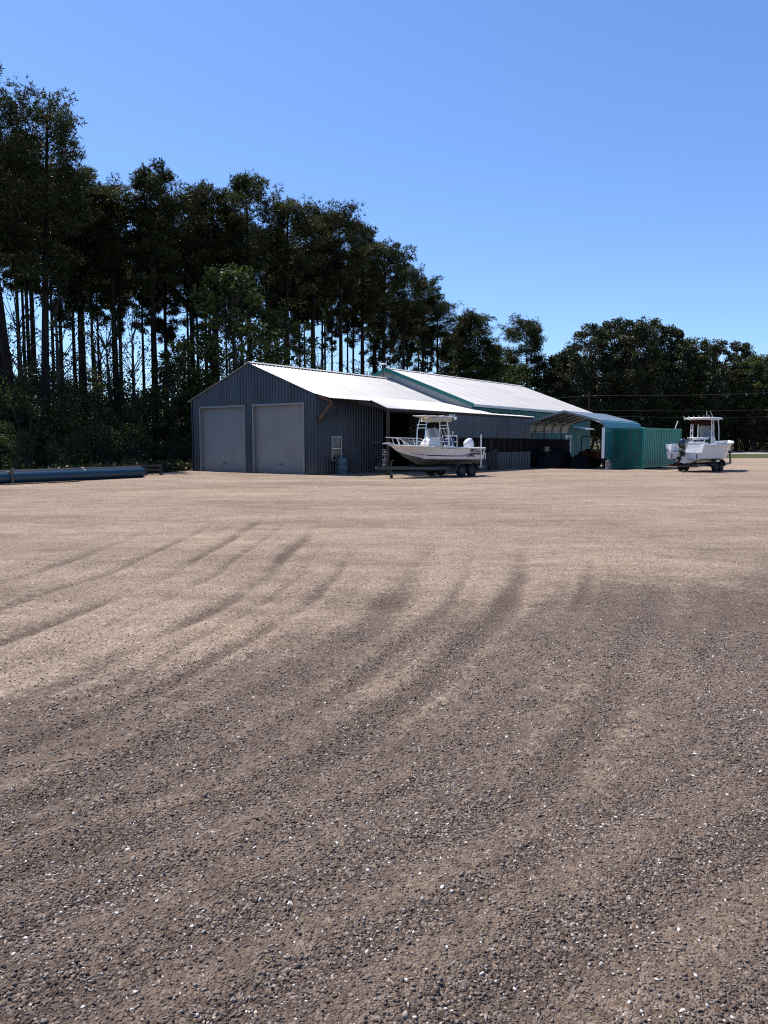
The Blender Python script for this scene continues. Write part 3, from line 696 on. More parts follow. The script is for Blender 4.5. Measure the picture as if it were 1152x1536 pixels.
add_shade_pile('shade_pile', 'dark heap added to stand in for shade in front of the tractor under the carport', (13.6,53.0,0), PHI+.3, 2.2, 1.5, .85, 5)

# ------------------------------------------------------------------ shipping container
ca = R(42); CX = Vector((math.sin(ca), math.cos(ca), 0))
ct = thing('shipping_container', 'green corrugated shipping container with closed barred doors beside the far boat', 'container', (16.8,49.75,0), math.atan2(CX.y, CX.x))
CLN, CWD, CHT = 6.3, 2.44, 2.70
b = MB()
for (x,y) in ((0,0),(0,CWD-.12),(CLN-.14,0),(CLN-.14,CWD-.12)): b.box((x,y,.02),(x+.14,y+.12,CHT-.002))
b.box((.14,0.002,.10),(CLN-.14,.10,.26)); b.box((.14,CWD-.10,.10),(CLN-.14,CWD-.002,.26))
b.box((.14,0.002,CHT-.10),(CLN-.14,.08,CHT-.004)); b.box((.14,CWD-.08,CHT-.10),(CLN-.14,CWD-.002,CHT-.004))
b.box((.002,.12,CHT-.14),(.13,CWD-.12,CHT-.004)); b.box((.002,.12,.04),(.13,CWD-.12,.2)); b.box((CLN-.1,.12,.04),(CLN-.002,CWD-.12,.2)); b.box((CLN-.1,.12,CHT-.12),(CLN-.002,CWD-.12,CHT-.004))
b.build('frame', M['container'], ct)
for y, nn in ((.045,-1),(CWD-.045,1)):
    b = MB(); wall_sheet(b, (0,y,0), (1,0,0), (0,nn,0), .141, CLN-.141, .26, CHT-.10, (), .278, .036, flat=.26); b.build('side_panel', M['container'], ct)
b = MB(); wall_sheet(b, (CLN-.05,0,0), (0,1,0), (1,0,0), .121, CWD-.121, .2, CHT-.12, (), .278, .036, flat=.26); b.build('end_panel', M['container'], ct)
b = MB(); b.box((.1,.06,CHT-.05),(CLN-.1,CWD-.06,CHT-.02)); 
for k in range(20): b.box((.3+k*.28,.10,CHT-.021),(.42+k*.28,CWD-.10,CHT-.004))
b.build('roof_panel', M['container'], ct)
for d_ in (0,1):
    y0 = .125+d_*1.0955; y1 = y0+1.09
    b = MB(); b.box((.055,y0,.205),(.085,y1,CHT-.145))
    for (z0,z1) in ((.21,.28),(.80,.86),(1.16,1.22),(1.70,1.76),(CHT-.22,CHT-.15)): b.box((.035,y0+.01,z0),(.056,y1-.01,z1))
    for (ya,yb) in ((y0,y0+.06),(y1-.06,y1)): b.box((.036,ya,.205),(.0555,yb,CHT-.146))
    dr = b.build('door', M['container_door'], ct)
    for yy in (y0+.30, y0+.80):
        k = MB(); k.tube([(.005,yy,.12),(.005,yy,CHT-.06)], .017, 6)
        for z in (.14,.5,1.45,2.2,CHT-.09): k.box((-.012,yy-.045,z),(.034,yy+.045,z+.05))
        k.build('locking_bar', M['rust'], dr)
        k = MB(); k.box((-.018,yy-.32 if yy > y0+.5 else yy,.98),(-.006,yy if yy > y0+.5 else yy+.32,1.02)); k.build('handle', M['rust'], dr)
for (x,y) in ((-.004,-.004),(-.004,CWD-.17),(CLN-.174,-.004),(CLN-.174,CWD-.17)):
    for z in (0,CHT-.118): b = MB(); b.box((x,y,z),(x+.178,y+.174,z+.122), ch=.012); b.build('corner_casting', M['container'], ct)

tag(MB().tube([(0,0,0),(.22,.05,.62)], .035, 6).build('white_pipe', M['pvc']), 'short white pipe leaning up on top of the green container', 'pipe').location = (20.9,55.4,CHT-.02)

# ------------------------------------------------------------------ boats and trailers
def hull_fn(L, beam, zk, zs0, zs1, rake=.9):
    def fn(t, v):
        """t 0 stern..1 bow, v 0 keel, .3 chine, 1 sheer -> x, y(half), z"""
        tt = max(0,(t-.42)/.58)
        bs = beam/2*(1-.05*max(0,(.42-t)/.42)**2)*(1-tt**2.5*.985)
        bc = bs*.88*(1-.50*tt**1.4)
        zs = zs0+(zs1-zs0)*t**1.8
        rise = (max(0,(t-.66)/.34))**2.0
        zkk = zk + (zs-zk)*.42*rise
        zc = zkk + (.30+.10*tt)*(1-.35*rise)
        if v <= .3:
            q = v/.3; y = bc*q; z = zkk+(zc-zkk)*(q**1.15)
        else:
            q = (v-.3)/.7; y = bc+(bs-bc)*q**(1+.9*tt); z = zc+(zs-zc)*q
        x = L*t - rake*(1-(z-zk)/(zs1-zk))*tt**2.0
        return Vector((x, y, z))
    return fn
VS = [0,.1,.2,.3,.301,.36,.45,.55,.65,.75,.85,.94,1]
def boat_hull(fn, parent, mats, top_stern=None, nt=34):
    mb = MB(); ts = [1-(1-i/nt)**1.25 for i in range(nt+1)]
    for s in (1,-1):
        vs = []
        for t in ts:
            for v in VS:
                p = fn(t,v); vs.append((p.x, s*p.y, p.z))
        n = len(VS)
        for i in range(nt):
            for j in range(n-1):
                if j == 3: 
                    continue
                q = (i*n+j,(i+1)*n+j,(i+1)*n+j+1,i*n+j+1)
                mb.f.append(tuple(len(mb.v)+k for k in (q if s < 0 else q[::-1]))); mb.m.append(1 if j < 3 else 0); mb.sm.append(True)
        mb.v += vs
        # spray rail along the chine
        mb.tube([(p.x, s*(p.y+.008), p.z) for p in (fn(t,.3) for t in ts[:-2])], .022, 5)
    return mb, ts
def rub_rail(fn, parent, m, ts, r=.03):
    mb = MB()
    for s in (1,-1): mb.tube([(p.x, s*(p.y+.01), p.z-.035) for p in (fn(t,1) for t in ts)], r, 6)
    return mb.build('rub_rail', m, parent)
def liner(fn, parent, ts, inner=.16, depth=.62, t0=0, foredeck=.72):
    """gunwale cap, inner sides, cockpit sole and foredeck"""
    mb = MB(); rows = []
    for t in ts:
        if t < t0: continue
        p = fn(t,1); yi = max(.0, p.y-inner)
        dd = depth if p.x < fn(foredeck,1).x else min(.16, .03+.5*yi)
        yb = min([fn(t,v).y for v in np.linspace(.3,1,30) if fn(t,v).z >= p.z-dd-.06])-.06
        rows.append((p.x, p.y, yi, p.z, max(0,min(yi*.97,yb))))
    xf = fn(foredeck,1).x
    dep = lambda r: depth if r[0] < xf else min(.16, .03+.5*r[2])
    for s in (1,-1):
        for a, c in zip(rows, rows[1:]):
            q = [(a[0],s*a[1],a[3]),(c[0],s*c[1],c[3]),(c[0],s*c[2],c[3]+.012),(a[0],s*a[2],a[3]+.012)]
            mb.add(q, [(0,1,2,3)], 0, True)
            if c[2] < .02 or a[0] < xf <= c[0]: continue
            d = dep(a); 
            q = [(a[0],s*a[2],a[3]+.012),(c[0],s*c[2],c[3]+.012),(c[0],s*c[4],c[3]-d),(a[0],s*a[4],a[3]-d)]
            mb.add(q, [(0,1,2,3)], 0)
    for a, c in zip(rows, rows[1:]):
        if c[2] < .02 or a[0] < xf <= c[0]: continue
        zz = -dep(a)
        mb.add([(a[0],a[4],a[3]+zz),(c[0],c[4],c[3]+zz),(c[0],-c[4],c[3]+zz),(a[0],-a[4],a[3]+zz)], [(0,1,2,3)], 0)
    k = [r for r in rows if r[0] < xf][-1]
    mb.add([(k[0],k[4],k[3]-depth),(k[0],-k[4],k[3]-depth),(k[0],-k[2]*.97,k[3]-.1),(k[0],k[2]*.97,k[3]-.1)], [(0,1,2,3)], 0)
    return mb.build('deck', M['liner'], parent)
def strip(fn, s, pts, parent, name, m, off=.006):
    """decal following the hull: pts = (t, v_low, v_high)"""
    mb = MB(); vs = []
    for (t, a, c) in pts:
        for v in (a, c):
            p = fn(t,v); e = fn(t,min(1,v+.02)); h = fn(t+.01,v)
            n = (h-p).cross(e-p); n.normalize()
            if n.y < 0: n = -n
            p = p+n*off; vs.append((p.x, s*p.y, p.z))
    mb.add(vs, [(2*i,2*i+2,2*i+3,2*i+1) for i in range(len(pts)-1)], 0, True)
    return mb.build(name, m, parent)
def outboard(parent, x, z, m_cowl, tilt=.0, sc=1.0, accent=None):
    T = Matrix.Translation((x,0,z)) @ Matrix.Rotation(tilt,4,'Y') @ Matrix.Scale(sc,4)
    # cowling: stacked rounded rings
    b = MB(); rings = [(-.02,.15,.20,0),(.02,.19,.25,0),(.16,.20,.30,-.02),(.30,.195,.31,-.03),(.42,.17,.28,-.03),(.49,.12,.2,-.02),(.52,.05,.08,0)]
    vs = []; n = 16
    for (h, ry, rx, dx) in rings:
        for j in range(n):
            q = 2*math.pi*j/n; cq, sq = math.cos(q), math.sin(q)
            vs.append((-.12+dx+rx*abs(cq)**.75*(1 if cq>0 else -1), ry*abs(sq)**.75*(1 if sq>0 else -1), h))
    fs = [(i*n+j,i*n+(j+1)%n,(i+1)*n+(j+1)%n,(i+1)*n+j) for i in range(len(rings)-1) for j in range(n)] + [tuple(range(len(vs)-n,len(vs)))]
    b.add(vs, fs, 0, True, T); mo = b.build('outboard_motor', m_cowl, parent)
    if accent:
        k = MB()
        for s in (1,-1):
            k.prism([(-.36,s*.203,.10),(-.05,s*.203,.10),(.10,s*.203,.2),(-.2,s*.203,.2)], (0,s*.006,0), mx=T)
        k.build('stripe', accent, mo)
    b = MB(); b.box((-.30,-.13,-.30),(.04,.13,-.02), ch=.04, mx=T); b.box((-.24,-.07,-.85),(-.02,.07,-.30), ch=.03, mx=T)
    b.box((-.42,-.13,-.70),(.0,.13,-.67), mx=T)
    b.lathe([(0,-.40),(.05,-.36),(.065,-.2),(.06,.05),(.02,.16),(0,.18)], 12, axis='x', mx=T @ Matrix.Translation((-.10,0,-.88)))
    b.prism([(-.2,-.008,-.9),(-.02,-.008,-.9),(-.06,-.008,-1.12),(-.14,-.008,-1.12)], (0,.016,0), mx=T)
    b.box((.02,-.12,-.38),(.14,.12,-.05), mx=T); b.build('gear_leg', M['black'], mo)
    b = MB()
    for k in range(3): b.prism([(-.52,-.02,-.88),(-.50,.02,-.88),(-.46,.07,-.74),(-.5,-.03,-.72),(-.54,-.07,-.76)], (.012,0,0), mx=T @ Matrix.Translation((0,0,-.88)) @ Matrix.Rotation(k*2.0944,4,'X') @ Matrix.Translation((0,0,.88)))
    b.build('propeller', M['frame_metal'], mo)
    return mo
def trailer(name, label, locn, rz, L, axle, zf=.46, jack_x=None, tongue=.9, guide=True, half=.86, R_=.30, guide_h=2.12, keelz=.62):
    t = thing(name, label, 'boat trailer', locn, rz)
    b = MB()
    for s in (1,-1):
        b.box((-.15,s*half-.04,zf-.07),(L*.62,s*half+.04,zf+.07))
        b.prism([(L*.62,s*half-.04,zf-.07),(L*.62,s*half+.04,zf-.07),(L+tongue-.45,s*.06+.03,zf-.05),(L+tongue-.45,s*.06-.03,zf-.05)], (0,0,.13))
    for x in (.1, L*.3, L*.6): b.box((x-.04,-half+.04,zf-.10),(x+.04,half-.04,zf-.02))
    b.box((L+tongue-.55,-.05,zf-.06),(L+tongue-.02,.05,zf+.06))
    b.build('frame', M['frame_metal'], t)
    b = MB(); b.box((L+tongue-.02,-.05,zf-.03),(L+tongue+.22,.05,zf+.09), ch=.03); b.tube([(L+tongue-.1,0,zf+.07),(L+tongue+.12,0,zf+.15)], .018, 5); b.build('coupler', M['dark_metal'], t)
    for s in (1,-1):
        b = MB(); b.box((-.1,s*.50-.05,zf+.06),(L*.62,s*.50+.05,zf+.16)); b.build('bunk', M['cloth_and_shade'], t)
        for dx in (-.36,.36): wheel(t, 'wheel', axle+dx, s*(half+.24), R_, R_, .2)
        b = MB(); pts = [(-.78,R_+.02),(-.74,R_+.22),(-.58,R_+.36),(-.36,R_+.40),(.36,R_+.40),(.58,R_+.36),(.74,R_+.22),(.78,R_+.02)]
        for (xa,za),(xb,zb) in zip(pts,pts[1:]):
            b.prism([(axle+xa,s*(half+.24)-.14,za),(axle+xb,s*(half+.24)-.14,zb),(axle+xb,s*(half+.24)-.14,zb+.02),(axle+xa,s*(half+.24)-.14,za+.02)], (0,.28,0))
        b.build('fender', M['frame_metal'], t)
        b = MB(); b.tube([(axle-.36,s*(half-.02),R_),(axle-.36,s*(half+.2),R_)], .04, 6); b.tube([(axle+.36,s*(half-.02),R_),(axle+.36,s*(half+.2),R_)], .04, 6); b.box((axle-.42,s*half-.03,R_-.02),(axle+.42,s*half+.03,zf-.07)); b.build('axle_spring', M['dark_metal'], t)
        if guide:
            b = MB(); b.tube([(.50,s*(half+.04),zf),(.50,s*(half+.32),zf),(.50,s*(half+.34),zf+.06),(.50,s*(half+.34),guide_h)], .032, 8); b.build('guide_post', M['pvc'], t)
        b = MB(); b.box((-.19,s*(half-.1)-.12,zf-.06),(-.151,s*(half-.1)+.12,zf+.05)); b.build('tail_light', mat('tail_lens',(.05,.004,.004),.3), t)
    jx = jack_x if jack_x else L-.1
    b = MB(); b.tube([(jx,.12,.16),(jx,.12,zf+.38)], .032, 8); b.tube([(jx,.12,zf+.36),(jx,.32,zf+.40)], .012, 5); b.box((jx-.05,.04,zf-.05),(jx+.05,.13,zf+.06)); jk = b.build('jack', M['frame_metal'], t)
    b = MB(); b.lathe([(0,-.03),(.08,-.03),(.085,0),(.08,.03),(0,.03)], 14, axis='y', mx=Matrix.Translation((jx,.12,.085))); b.build('jack_wheel', M['tyre'], jk)
    b = MB(); wx = L+.18
    b.prism([(wx+.1,-.04,zf),(wx+.22,-.04,zf),(wx+.05,-.04,1.20),(wx-.07,-.04,1.20)], (0,.08,0)); b.box((wx-.1,-.12,1.05),(wx+.1,.12,1.28), ch=.03)
    b.lathe([(0,-.1),(.09,-.1),(.09,-.08),(.04,-.07),(.04,.07),(.09,.08),(.09,.1),(0,.1)], 12, axis='y', mx=Matrix.Translation((wx,0,1.16)))
    b.tube([(wx,.12,1.16),(wx+.02,.2,1.16),(wx+.2,.2,1.24),(wx+.2,.3,1.24)], .014, 5); b.build('winch_post', M['frame_metal'], t)
    if not guide: return t
    b = MB()  # little boarding ladder on the tongue
    for y in (.1,.34): b.tube([(wx+.32,y,zf),(wx+.30,y,1.42)], .016, 5)
    for k in range(4): b.tube([(wx+.32,.1,.66+.23*k),(wx+.32,.34,.66+.23*k)], .016, 5)
    b.build('boarding_ladder', M['frame_metal'], t)
    return t

# ---- boat A: white centre console, bow to the left
AH = math.atan2(-.643,-.766); AL = 5.62
A_BOW = Vector((.24,36.7,0)); A_DIR = Vector((-.766,-.643,0)); A_POS = A_BOW - A_DIR*AL
trailer('boat_trailer', 'tandem axle trailer with white guide posts under the boat with the folded beige canopy', A_POS, AH, AL, 1.47, .46, AL-.05, .62, keelz=.56)
bo = thing('motorboat', 'white open motorboat with a navy hull swoosh and a tattered beige canopy on its frame', 'boat', A_POS, AH)
fa = hull_fn(AL, 2.2, .60, 1.46, 1.60, 1.55)
mb, ts = boat_hull(fa, bo, None)
# transom
tr = [fa(0,v) for v in VS if v != .301]; ring = [(p.x,p.y,p.z) for p in tr] + [(p.x,-p.y,p.z) for p in reversed(tr[1:])]
mb.add([(x-.001,y,z) for x,y,z in ring], [tuple(range(len(ring)))], 0)
hu = mb.build('hull', [M['gel'], M['bottom']], bo)
rub_rail(fa, hu, M['gel'], ts)
liner(fa, bo, ts, .2)
sw = [(t, .52-.10*t+.05*(t>.3)*(t-.3) - .018*math.sin(min(1,(t-.12)/.8)*math.pi), .52-.10*t+.05*(t>.3)*(t-.3) + .022*math.sin(max(0,min(1,(t-.1)/.8))*math.pi)) for t in np.linspace(.17,.86,28)]
sw = [(t, .47-.012*math.sin((t-.17)/.69*math.pi)-.02, .47+.030*math.sin(min(1,(.86-t)/.3)*math.pi/2)) for t in np.linspace(.17,.86,28)]
strip(fa, 1, sw, hu, 'stripe', M['navy']); strip(fa, -1, sw, hu, 'stripe', M['navy'])
sw2 = [(t, .50+.0*(t), .50+.13*math.sin(max(.05,min(1,(.27-t)/.12))*math.pi/2)) for t in np.linspace(.02,.268,14)]
strip(fa, 1, [(t,a+.045,c+.03) for t,a,c in sw2], hu, 'stripe', M['navy']); strip(fa, -1, [(t,a+.045,c+.03) for t,a,c in sw2], hu, 'stripe', M['navy'])
sw3 = [(t, .44-.02, .44+.10*math.sin((t-.12)/.12*math.pi)+.0) for t in np.linspace(.125,.235,9)]
strip(fa, 1, sw3, hu, 'stripe', M['navy'])
def hull_text(fn, s, txt, t, v, size, parent, m, name='lettering'):
    cu = bpy.data.curves.new(name, 'FONT'); cu.body = txt; cu.size = size; cu.shear = .3; cu.extrude = .002; cu.offset = size*.035
    cu.align_x = 'CENTER'; cu.align_y = 'CENTER'; cu.materials.append(m)
    o = bpy.data.objects.new(name, cu); C.objects.link(o); o.parent = parent
    p = fn(t,v); up = (fn(t,v+.05)-fn(t,v-.05)).normalized(); fw = (fn(t+.04,v)-fn(t-.04,v)).normalized()
    up.y *= s; fw.y *= s; p.y *= s
    X = -fw if s > 0 else fw
    Z = X.cross(up).normalized(); Y = Z.cross(X).normalized()
    o.matrix_local = Matrix.Translation(p+Z*.012) @ Matrix((( X.x,Y.x,Z.x),(X.y,Y.y,Z.y),(X.z,Y.z,Z.z))).to_4x4()
    bpy.context.view_layer.update()
    me = bpy.data.meshes.new_from_object(o.evaluated_get(bpy.context.evaluated_depsgraph_get())); me.name = name
    if not me.materials: me.materials.append(m)
    q = bpy.data.objects.new(name, me); C.objects.link(q); q.parent = parent; q.matrix_local = o.matrix_local.copy()
    bpy.data.objects.remove(o); q.name = name
    return q
hull_text(fa, 1, 'PRO-LINE', .115, .79, .25, hu, M['navy']); hull_text(fa, -1, 'PRO-LINE', .115, .79, .25, hu, M['navy'])
# illegible registration marks: small dark dashes along the bow flank
b = MB()
for k, w_ in enumerate((.10,.07,.0,.07,.07,.10,.0,.09)):
    if w_:
        t_ = .575-.022*k; p = fa(t_,.93); p2 = fa(t_-w_/AL,.93)
        b.prism([(p.x,p.y+.004,p.z-.035),(p2.x,p2.y+.004,p2.z-.035),(p2.x,p2.y+.006,p2.z+.03),(p.x,p.y+.006,p.z+.03)], (0,.004,0))
b.build('registration_marks', M['navy'], hu)
# bow pulpit and rails
b = MB()
for s in (1,-1):
    pts = []
    for k, t_ in enumerate(np.linspace(.60,.99,8)):
        p = fa(t_,1); pts.append((p.x + (.22 if t_ > .95 else .05*k/8), s*max(.05,p.y-.08), p.z+.02+.33*min(1,k/3)))
    b.tube(pts, .018, 6)
    for k in (2,4,6):
        p = pts[k]; q = fa(.60+.39*k/7,1); b.tube([p,(q.x-.12,s*max(.04,q.y-.08),q.z+.01)], .015, 6)
b.tube([pts[-1],(pts[-1][0],-pts[-1][1],pts[-1][2])], .018, 6)
b.build('bow_rail', M['alu'], bo)
b = MB(); b.prism([(AL-.25,-.14,1.60),(AL+.32,-.10,1.63),(AL+.32,.10,1.63),(AL-.25,.14,1.60)], (0,0,.05)); b.tube([(AL+.3,0,1.66),(AL-.1,0,1.69)], .025, 6); b.build('bow_pulpit', M['gel'], bo)
# console with windscreen
zc = 1.46-.62
b = MB(); b.prism([(2.50,-.32,zc),(3.42,-.32,zc),(3.30,-.32,1.62),(2.98,-.32,1.98),(2.56,-.32,1.98)], (0,.64,0)); con = b.build('console', M['gel'], bo)
b = MB(); b.prism([(3.02,-.31,1.985),(3.04,-.31,1.985),(2.85,-.31,2.42),(2.83,-.31,2.42)], (0,.62,0))
for s in (1,-1): b.prism([(3.02,s*.32,1.985),(2.60,s*.33,1.985),(2.62,s*.33,2.34),(2.84,s*.32,2.42)], (0,s*.01,0))
b.build('windscreen', M['screen'], con)
b = MB(); b.tube([(2.44+.05*math.sin(q),.2*math.cos(q),1.72+.19*math.sin(q)) for q in np.linspace(0,6.2832,17)], .014, 5); b.build('steering_wheel', M['black'], con)
# T-top
tt = MB(); ZT = 2.96
for x0, x1, fw in ((3.58,3.38,1),(1.92,2.02,-1)):
    for s in (1,-1):
        tt.tube([(x0,s*.28,zc),(x0-.02*fw,s*.30,1.7),(x0-.06*fw,s*.30,2.35),(x1,s*.27,ZT-.07),(x1-.14*fw,s*.24,ZT)], .028, 8)
    for z in (1.75,2.42,2.58):
        xx = x0-.06*fw; tt.box((xx-.05,-.29,z-.015),(xx+.05,.29,z+.015))
for s in (1,-1): tt.tube([(1.45,s*.42,ZT+.02),(3.52,s*.42,ZT+.02)], .024, 8); tt.tube([(1.95,s*.25,ZT),(3.3,s*.25,ZT)], .02, 6)
for s in (1,-1): tt.tube([(1.9,s*.29,1.75),(2.35,s*.3,2.45)], .016, 6); tt.tube([(1.95,s*.29,2.5),(1.62,s*.29,1.55)], .016, 6)
for x in (1.45,1.95,2.6,3.52): tt.tube([(x,-.42,ZT+.02),(x,.42,ZT+.02)], .022, 6)
fr = tt.build('canopy_frame', M['alu'], bo)
b = MB(); g_ = np.random.default_rng(3); nx_, ny_ = 16, 8
top = [[(1.85+1.28*i/(nx_-1), -.47+.94*j/(ny_-1), ZT+.075-.10*math.sin(j/(ny_-1)*math.pi)*(.5+.5*math.sin(i*.8))+g_.uniform(-.025,.025)) for j in range(ny_)] for i in range(nx_)]
vs = [p for r_ in top for p in r_] + [(x,y,z-.06-(.10+.15*abs(math.sin(i*1.1+.6)) if j in (0,1,ny_-2,ny_-1) else .03)) for i, r_ in enumerate(top) for j,(x,y,z) in enumerate(r_)]
K = nx_*ny_; fs = []
for i in range(nx_-1):
    for j in range(ny_-1):
        a_ = i*ny_+j; fs += [(a_,a_+ny_,a_+ny_+1,a_+1),(K+a_,K+a_+1,K+a_+ny_+1,K+a_+ny_)]
for i in range(nx_-1):
    for j in (0,ny_-1): a_ = i*ny_+j; fs.append((a_,a_+ny_,K+a_+ny_,K+a_))
for j in range(ny_-1):
    for i in (0,nx_-1): a_ = i*ny_+j; fs.append((a_,a_+1,K+a_+1,K+a_))
b.add(vs, fs, 0, True); b.build('canopy', M['canvas'], bo)
b = MB(); b.box((3.14,-.46,ZT+.045),(3.70,.46,ZT+.075), ch=.01); b.build('canopy_panel', M['gel'], bo)
for s in (1,-1):
    b = MB(); b.box((1.42,s*.3-.06,ZT-.12),(1.50,s*.3+.06,ZT-.0), ch=.015); b.build('deck_lamp', M['white_trim'], fr)
b = MB()
for k in range(4): b.tube([(1.55+.12*k,.3,ZT+.03),(1.50+.12*k,.3,ZT+.16)], .022, 6)
b.build('rod_holder', M['alu'], fr)
# blue cool-box seat in a grab frame
b = MB(); b.box((1.42,-.24,zc),(1.78,.24,1.56), ch=.03); b.build('seat_base', M['gel'], bo)
b = MB(); b.box((1.40,-.23,1.565),(1.76,.23,1.92), ch=.05); b.build('seat_cushion', M['vinyl_blue'], bo)
b = MB()
for s in (1,-1): b.tube([(1.84,s*.27,1.5),(1.84,s*.27,1.98),(1.78,s*.27,2.05),(1.36,s*.27,2.05),(1.30,s*.27,1.98),(1.30,s*.27,1.5)], .024, 6)
for z in (1.74,2.05): b.tube([(1.30,-.27,z),(1.30,.27,z)], .02, 6)
b.tube([(1.6,.27,2.05),(1.6,.27,2.22)], .012, 5); b.lathe([(0,0),(.035,0),(.035,.06),(0,.07)], 8, mx=Matrix.Translation((1.6,.27,2.2))); b.build('grab_rail', M['alu'], bo)
outboard(bo, .14, 1.36, M['cowl_white'], .62, .98)
b = MB()
for s in (1,-1): b.tube([(-.02,s*.85,1.15),(-.22,s*.85,1.15),(-.22,s*.60,1.15),(-.02,s*.60,1.15)], .016, 6)
b.tube([(-.2,.85,1.15),(-.2,.85,.85)], .016, 6); b.build('boarding_step', M['alu'], bo)

# ---- boat B: stern towards the camera, black outboard
bh = R(46); B_DIR = Vector((math.sin(bh), math.cos(bh), 0)); B_L = Vector((-math.cos(bh), math.sin(bh), 0))
B_POS = Vector((18.4,44.1,0)) + B_L*1.2; BH = math.atan2(B_DIR.y, B_DIR.x); BL = 6.35
trailer('boat_trailer', 'dark tandem trailer carrying the boat that shows its stern and black motor', B_POS, BH, BL, 2.2, .40, BL-.6, .2, guide=False, half=.80, keelz=.5)
bb = thing('fishing_boat', 'white fishing boat with a hard top and a black outboard, stern towards the yard', 'boat', B_POS, BH)
fb = hull_fn(BL, 2.42, .50, 1.62, 1.88, 1.5)
mb, ts = boat_hull(fb, bb, None)
ZP = 1.14
def fb_at_z(z):
    v0, v1 = 0., 1.
    for _ in range(30):
        vm = (v0+v1)/2
        if fb(0,vm).z < z: v0 = vm
        else: v1 = vm
    return fb(0,v0)
pp = fb_at_z(ZP); low = [fb(0,v) for v in VS if v != .301 and fb(0,v).z < ZP] + [pp]
ring = [(p.x-.001,p.y,p.z) for p in low] + [(p.x-.001,-p.y,p.z) for p in reversed(low[1:])]
mb.add(ring, [tuple(range(len(ring)))], 0)
yo = pp.y; yt = fb(0,1).y
mb.add([(0,yo,ZP),(0,-yo,ZP),(.75,-yo+.0,ZP+.03),(.75,yo-.0,ZP+.03)], [(0,1,2,3)], 0)               # splash well floor
for s in (1,-1):   # thick quarters either side of the well
    yi = yo-.20
    mb.prism([(.02,s*yi,ZP+.006),(.78,s*yi,ZP+.03),(.78,s*yi,1.66),(.16,s*yi,1.63)], (0,s*.165,0))
mb.prism([(.70,-yi,ZP+.02),(.80,-yi,ZP+.02),(.80,-yi,1.60),(.74,-yi,1.60)], (0,2*yi,0))
mb.prism([(-.03,-yo-.02,ZP-.05),(-.03,-yo-.02,ZP+.012),(.04,-yo-.02,ZP+.012),(.04,-yo-.02,ZP-.05)], (0,2*yo+.04,0))
hu = mb.build('hull', [M['gel2'], M['gel2']], bb)
rub_rail(fb, hu, M['gel2'], ts, .034)
liner(fb, bb, ts, .22, .7, .11)
b = MB()
for k, w_ in enumerate((.16,.10,.12)):  # unreadable name squiggle on the well bulkhead
    b.tube([(.733,-.25-.2*k-q*w_,1.44+.035*math.sin(q*9+k)) for q in np.linspace(0,1,8)], .008, 4)
b.build('name_marks', M['navy'], hu)
b = MB()
for y in (-.75,.75): b.box((-.045,y-.02,.75),(-.02,y+.02,1.05)); 
for y in (-.45,.5): b.box((-.10,y-.2,.72),(-.012,y+.2,.735))
for y in (.62,-.62,.9): b.tube([(0,y,ZP+.02),(0,y,ZP+.10)], .02, 6)
b.build('trim_tab', M['dark_metal'], bb)
b = MB(); p0, p1 = fb(.52,.62), fb(.62,.62)
b.prism([(p0.x,-p0.y-.006,p0.z),(p1.x,-p1.y-.006,p1.z),(p1.x,-p1.y-.02,p1.z+.2),(p0.x,-p0.y-.02,p0.z+.2)], (0,-.004,0)); b.build('faded_sticker', mat('olive_sticker',(.22,.24,.12),.6), hu)
zc = 1.62-.7
b = MB(); b.prism([(2.5,-.45,zc),(3.45,-.45,zc),(3.3,-.45,1.75),(3.05,-.45,2.08),(2.55,-.45,2.08)], (0,.9,0)); con = b.build('console', M['gel2'], bb)
b = MB(); b.prism([(3.02,-.45,2.085),(3.04,-.45,2.085),(2.85,-.45,2.75),(2.83,-.45,2.75)], (0,.9,0)); b.build('windscreen', M['screen'], con)
b = MB(); b.box((2.46,-.40,1.55),(2.52,.40,2.02)); b.tube([(2.38+.04*math.sin(q),.2*math.cos(q),1.85+.19*math.sin(q)) for q in np.linspace(0,6.2832,17)], .014, 5); b.build('helm', M['black'], con)
ZT = 3.10
tt = MB()
for s in (1,-1):
    for x0, x1 in ((2.15,2.15),(2.45,2.4),(3.2,3.1)):
        tt.tube([(x0,s*.62,zc+.05),(x0,s*.64,1.9),((x0+x1)/2,s*.64,2.6),(x1,s*.60,ZT)], .03, 8)
    for z in (1.7,2.05,2.4,2.75): tt.tube([(2.17,s*.63,z),(2.43,s*.63,z+.12)], .02, 6)
    tt.tube([(1.65,s*.6,ZT),(3.3,s*.6,ZT)], .026, 6)
for x in (1.7,2.4,3.0,3.3): tt.tube([(x,-.6,ZT),(x,.6,ZT)], .022, 6)
fr = tt.build('hard_top_frame', M['white_trim'], bb)
b = MB(); n = 24; vs = []
for zo, k_ in ((0,1.0),(.05,1.02),(.10,.9)):
    for j in range(n):
        q = 2*math.pi*j/n; cq, sq = math.cos(q), math.sin(q)
        vs.append((2.45+.92*k_*abs(cq)**.45*(1 if cq>0 else -1), .92*k_*abs(sq)**.45*(1 if sq>0 else -1), ZT+.03+zo))
b.add(vs, [(i*n+j,i*n+(j+1)%n,(i+1)*n+(j+1)%n,(i+1)*n+j) for i in range(2) for j in range(n)], 0, True)
b.add(vs[-n:], [tuple(range(n))]); b.add(vs[:n], [tuple(range(n-1,-1,-1))]); b.build('hard_top', M['gel2'], bb)
for y in (-.75,-.45,-.15,.15,.45,.75):
    b = MB(); b.tube([(1.50,y,ZT-.02),(1.40,y,ZT+.20)], .026, 6); b.build('rod_holder', M['alu'], fr)
b = MB(); b.box((1.75,-.5,ZT-.28),(2.5,.5,ZT-.03), ch=.04); b.build('storage_bag', M['burgundy'], fr)
